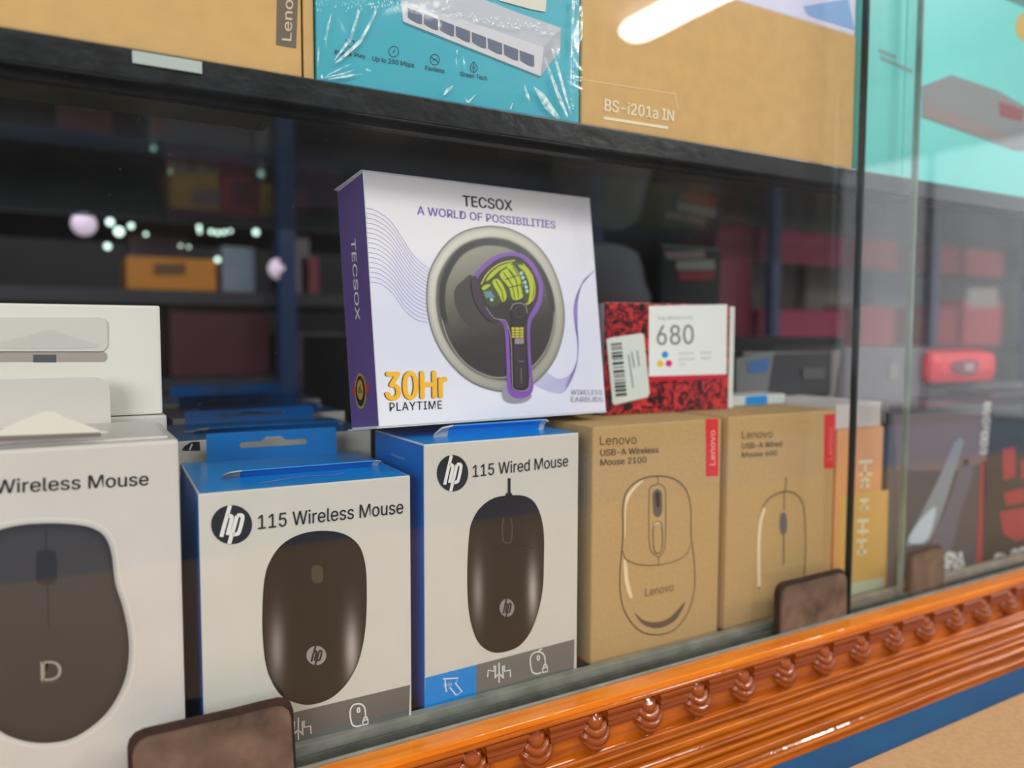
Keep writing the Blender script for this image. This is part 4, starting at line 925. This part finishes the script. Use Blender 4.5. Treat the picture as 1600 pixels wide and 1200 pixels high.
# ------------------------------------------------------------------ stock rack behind the case
YR = 1.25
rack = empty('stock_rack', place(0, 0, 0)); tag(rack, 'dark shop rack with blue uprights at left behind the display case', 'rack')
RK = mat('rack_board', (40, 40, 48), .5); RB = mat('rack_blue', (22, 52, 96), .4)
def zz(v, u=600, Y=YR): return at(u, v, Y).z
XS = at(925, 400, YR).x
SL = [zz(v, 300) for v in (125, 230, 330, 455, 590)]; SRR = [at(1200, v, YR).z for v in (262, 375, 545)]
SRR = [SRR[0], SRR[1], SRR[2], SRR[2]-.3]; SL = SL+[SL[-1]-.3]
def rack_frame(root, xa, xb, levels, ups):
    for z_ in levels: box('rack_shelf', xa, xb, YR-.02, YR+.32, z_-.02, z_, [RB if z_ == levels[1] else RK, RK, RK], root)
    for x_ in ups: box('rack_upright', x_-.012, x_+.012, YR-.045, YR-.021, -1.2, 1.1, RB, root)
rack_frame(rack, -.9, XS-.005, SL, (at(438, 400, YR).x, XS-.02))
rack2 = empty('stock_rack', place(0, 0, 0)); tag(rack2, 'grey shop rack at right behind the display case, with crimson and grey boxes', 'rack')
rack_frame(rack2, XS+.005, 3.4, SRR, (at(1190, 400, YR).x, at(1440, 400, YR).x, at(1590, 400, YR).x))
def rk(name, label, u0, v0, u1, shelf, rgb, d=.12, dy=0, group=None):
    a, b = at(u0, 400, YR), at(u1, 400, YR); t = zz(v0, (u0+u1)/2)
    lv = sorted(SL if a.x < XS else SRR)
    low = zz(shelf, (u0+u1)/2); z_ = min(lv, key=lambda q: abs(q-low) + (9 if q > t-.03 else 0))
    up = [q for q in lv if q > z_+.001]; t = min(t, (up[0]-.0215) if up else 9)
    m_ = mat(name+'_card', rgb, .5, noise=.1, nscale=8)
    o = box(name, a.x+.001, b.x-.001, YR+.004+dy, YR+d+dy, z_+.0005, t, m_, None, .003); tag(o, label, 'box', group); o['y'] = YR+dy+.004; return o
def dec(o, u0, v0, u1, v1, rgb, name='printed_panel', k=0):
    bgprint(o, YR+.0036-k*.001, [(u0, v0), (u1, v0), (u1, v1), (u0, v1)], mat(name+'_ink', rgb, .5), name)
o = rk('stock_box', 'dull red and white stock box, upper left of the rack', 95, 138, 185, 230, (110, 24, 36)); dec(o, 128, 150, 180, 170, (150, 140, 140))
o = rk('stock_box', 'pinkish grey stock box beside the dull red one on the rack', 238, 145, 400, 230, (120, 104, 112)); dec(o, 240, 150, 256, 206, (170, 60, 70))
o = rk('stock_box', 'small pale pink stock box hanging near the blue upright', 402, 160, 428, 230, (150, 130, 140))
o = rk('stock_box', 'yellow and white stock box with printed pictures, left half of the rack', 268, 236, 347, 330, (230, 186, 30)); dec(o, 272, 242, 342, 272, (150, 150, 130)); dec(o, 300, 298, 345, 318, (140, 136, 150)); dec(o, 292, 250, 308, 266, (60, 80, 100), 'small_picture', 1); dec(o, 325, 252, 340, 268, (30, 100, 100), 'small_picture', 1)
o = rk('stock_box', 'red stock box with a black middle, right of the yellow and white one', 349, 275, 404, 330, (206, 28, 44)); dec(o, 362, 284, 396, 322, (16, 12, 16))
o = rk('stock_box', 'narrow yellow stock box against the blue upright', 408, 285, 430, 330, (224, 170, 30))
o = rk('stock_box', 'red and white stock box just right of the blue upright', 448, 290, 486, 455, (120, 110, 116)); dec(o, 450, 296, 480, 345, (140, 16, 40))
o = rk('stock_box', 'pale pink stock box above the orange box on the rack', 215, 345, 320, 455, (140, 112, 124), .12, .14)
o = rk('stock_box', 'orange stock box on the lower rack shelf at left', 196, 402, 340, 455, (190, 120, 20)); dec(o, 240, 412, 290, 430, (100, 60, 24))
o = rk('stock_box', 'pale blue grey stock box right of the orange one', 346, 385, 400, 455, (120, 134, 150))
o = rk('stock_box', 'dark pink tall stock box left of the earbuds box', 468, 400, 500, 455, (130, 50, 64))
o = rk('stock_box', 'wide maroon stock box on the lowest rack shelf', 262, 470, 420, 590, (70, 6, 34), group=None)
o = rk('stock_box', 'dark violet stock box low on the rack, beside the earbuds box', 430, 520, 540, 590, (60, 46, 64))
o = rk('stock_box', 'olive stock box right of the earbuds box on the rack', 925, 275, 985, 365, (96, 84, 30))
o = rk('stock_box', 'tan and green stock box at mid rack', 990, 285, 1075, 370, (150, 128, 84)); dec(o, 1050, 290, 1076, 360, (100, 120, 84))
o = rk('stock_box', 'mustard yellow narrow stock box at mid rack', 1080, 278, 1112, 370, (196, 140, 30))
o = rk('stock_box', 'crimson stock box next to the mustard one', 1116, 270, 1165, 375, (140, 30, 52))
o = rk('stock_box', 'dark navy stock box right of the crimson one', 1195, 285, 1260, 380, (44, 46, 78))
o = rk('stock_box', 'dusky grey stock box above the right of the kraft boxes', 1275, 270, 1335, 380, (130, 122, 124))
o = rk('stock_box', 'dark crimson stock box behind the ink box', 1120, 385, 1178, 545, (120, 20, 60))
o = rk('stock_box', 'umber stock box in the dark middle of the rack', 1190, 392, 1330, 545, (62, 52, 46), .12, .16)
o = rk('stock_box', 'magenta stock box low on the rack, right of the ink box', 1192, 485, 1322, 545, (160, 24, 84))
o = rk('stock_box', 'pale round-cornered stock box seen between the pane edges', 1365, 322, 1402, 375, (170, 170, 156))
o = rk('stock_box', 'grey stock box between the two pane edges', 1346, 395, 1425, 545, (130, 122, 116), .12, .16)
o = rk('stock_box', 'red stock box between the two pane edges', 1352, 478, 1405, 545, (190, 66, 72))
o = rk('stock_box', 'long red stock box just right of the second pane edge', 1446, 480, 1502, 545, (170, 50, 56))
o = rk('stock_box', 'pale green grey stock box at the upper right of the rack', 1510, 318, 1556, 375, (140, 156, 150))
o = rk('stock_box', 'steel grey wide stock box at the right of the rack', 1450, 405, 1510, 545, (110, 124, 130), .12, .16)
o = rk('stock_box', 'pink red stock box with pale lid above the bright red case', 1512, 468, 1572, 545, (206, 90, 92)); dec(o, 1512, 450, 1560, 480, (176, 168, 164))
# black box with a red label standing behind the ink box
o = bg('black_carton', 'black box with white lettering and a red stripe behind the ink box', 1030, 384, 1126, 560, .62, .08, mat('black_card', (24, 28, 32), .4), bev=.003)
for p_, m_ in (([(1038, 393), (1100, 392), (1102, 404), (1042, 405)], mat('carton_pink_ink', (170, 140, 146), .5)), ([(1056, 408), (1116, 406), (1118, 421), (1058, 422)], mat('carton_pale_ink', (176, 172, 170), .5)), ([(1060, 425), (1116, 423), (1116, 437), (1062, 438)], mat('carton_red_ink', (180, 40, 54), .5))):
    bgprint(o, .6196, p_, m_, 'printed_stripe')
# grey bag heap
def lump(name, label, c, r, m, cat, seed=1, parent=None):
    bm = bmesh.new(); bmesh.ops.create_icosphere(bm, subdivisions=3, radius=1); rnd = random.Random(seed)
    ph = [(rnd.uniform(2, 5), rnd.uniform(0, 6)) for _ in range(3)]
    for v in bm.verts:
        k = 1+.08*math.sin(ph[0][0]*v.co.x+ph[0][1])+.07*math.sin(ph[1][0]*v.co.y+ph[1][1])+.07*math.sin(ph[2][0]*v.co.z*2+ph[2][1])
        v.co = Vector((v.co.x*r[0]*k, v.co.y*r[1]*k, max(-.75, v.co.z)*r[2]*k)); 
    me = bpy.data.meshes.new(name); bm.to_mesh(me); bm.free()
    for p in me.polygons: p.use_smooth = True
    o = link(name, me, parent, [m]); o.location = c; return o
c_ = at(1000, 460, .62)
bag = lump('grey_bag', '', (c_.x-.018, .66, c_.z), (.05, .05, .055), mat('grey_cloth', (160, 152, 160), .8), 'bag'); tag(bag, 'soft grey bag heaped behind the earbuds box', 'bag')
# shelf that carries the bag and the black box
tag(box('inner_step', .20, .75, .56, .74, -.1868, at(1000, 520, .62).z-.004, DARK), 'dark raised step inside the case behind the ink box', 'step')
# glowing balls added in place of lamp reflections in the glass
GLINT = mat('glint_glow', (220, 255, 240), .4, emit=2.0); GLINT2 = mat('glint_glow_pink', (225, 205, 225), .4, emit=.55)
def glint(u, v, r, m, label, Y=1.22):
    p = at(u, v, Y); o = link('lamp_glint', bpy.data.meshes.new('glint'), None, [m])
    bm = bmesh.new(); bmesh.ops.create_uvsphere(bm, u_segments=14, v_segments=9, radius=r*(.62 if r < .015 else .85))
    bm.to_mesh(o.data); bm.free(); o.location = p
    for f_ in o.data.polygons: f_.use_smooth = True
    return tag(o, label, 'lamp', 'glowing balls imitating reflected lamps')
glint(131, 350, .019, GLINT2, 'largest pale glowing ball imitating a reflected lamp, far left of the rack')
glint(436, 420, .019, GLINT2, 'pale pink glowing ball imitating a reflected lamp, just left of the earbuds box')
for u, v, r in ((186, 362, .010), (168, 385, .007), (172, 347, .008), (205, 353, .006), (228, 366, .004), (311, 355, .005), (312, 362, .004), (330, 362, .005), (340, 364, .005), (350, 363, .005), (360, 361, .004), (400, 363, .007), (340, 406, .006), (408, 272, .008), (266, 268, .004), (282, 384, .003), (295, 386, .003), (240, 232, .006)):
    glint(u, v, r, GLINT, 'tiny glowing ball imitating a reflected glint, in the scattered line left of the earbuds box')
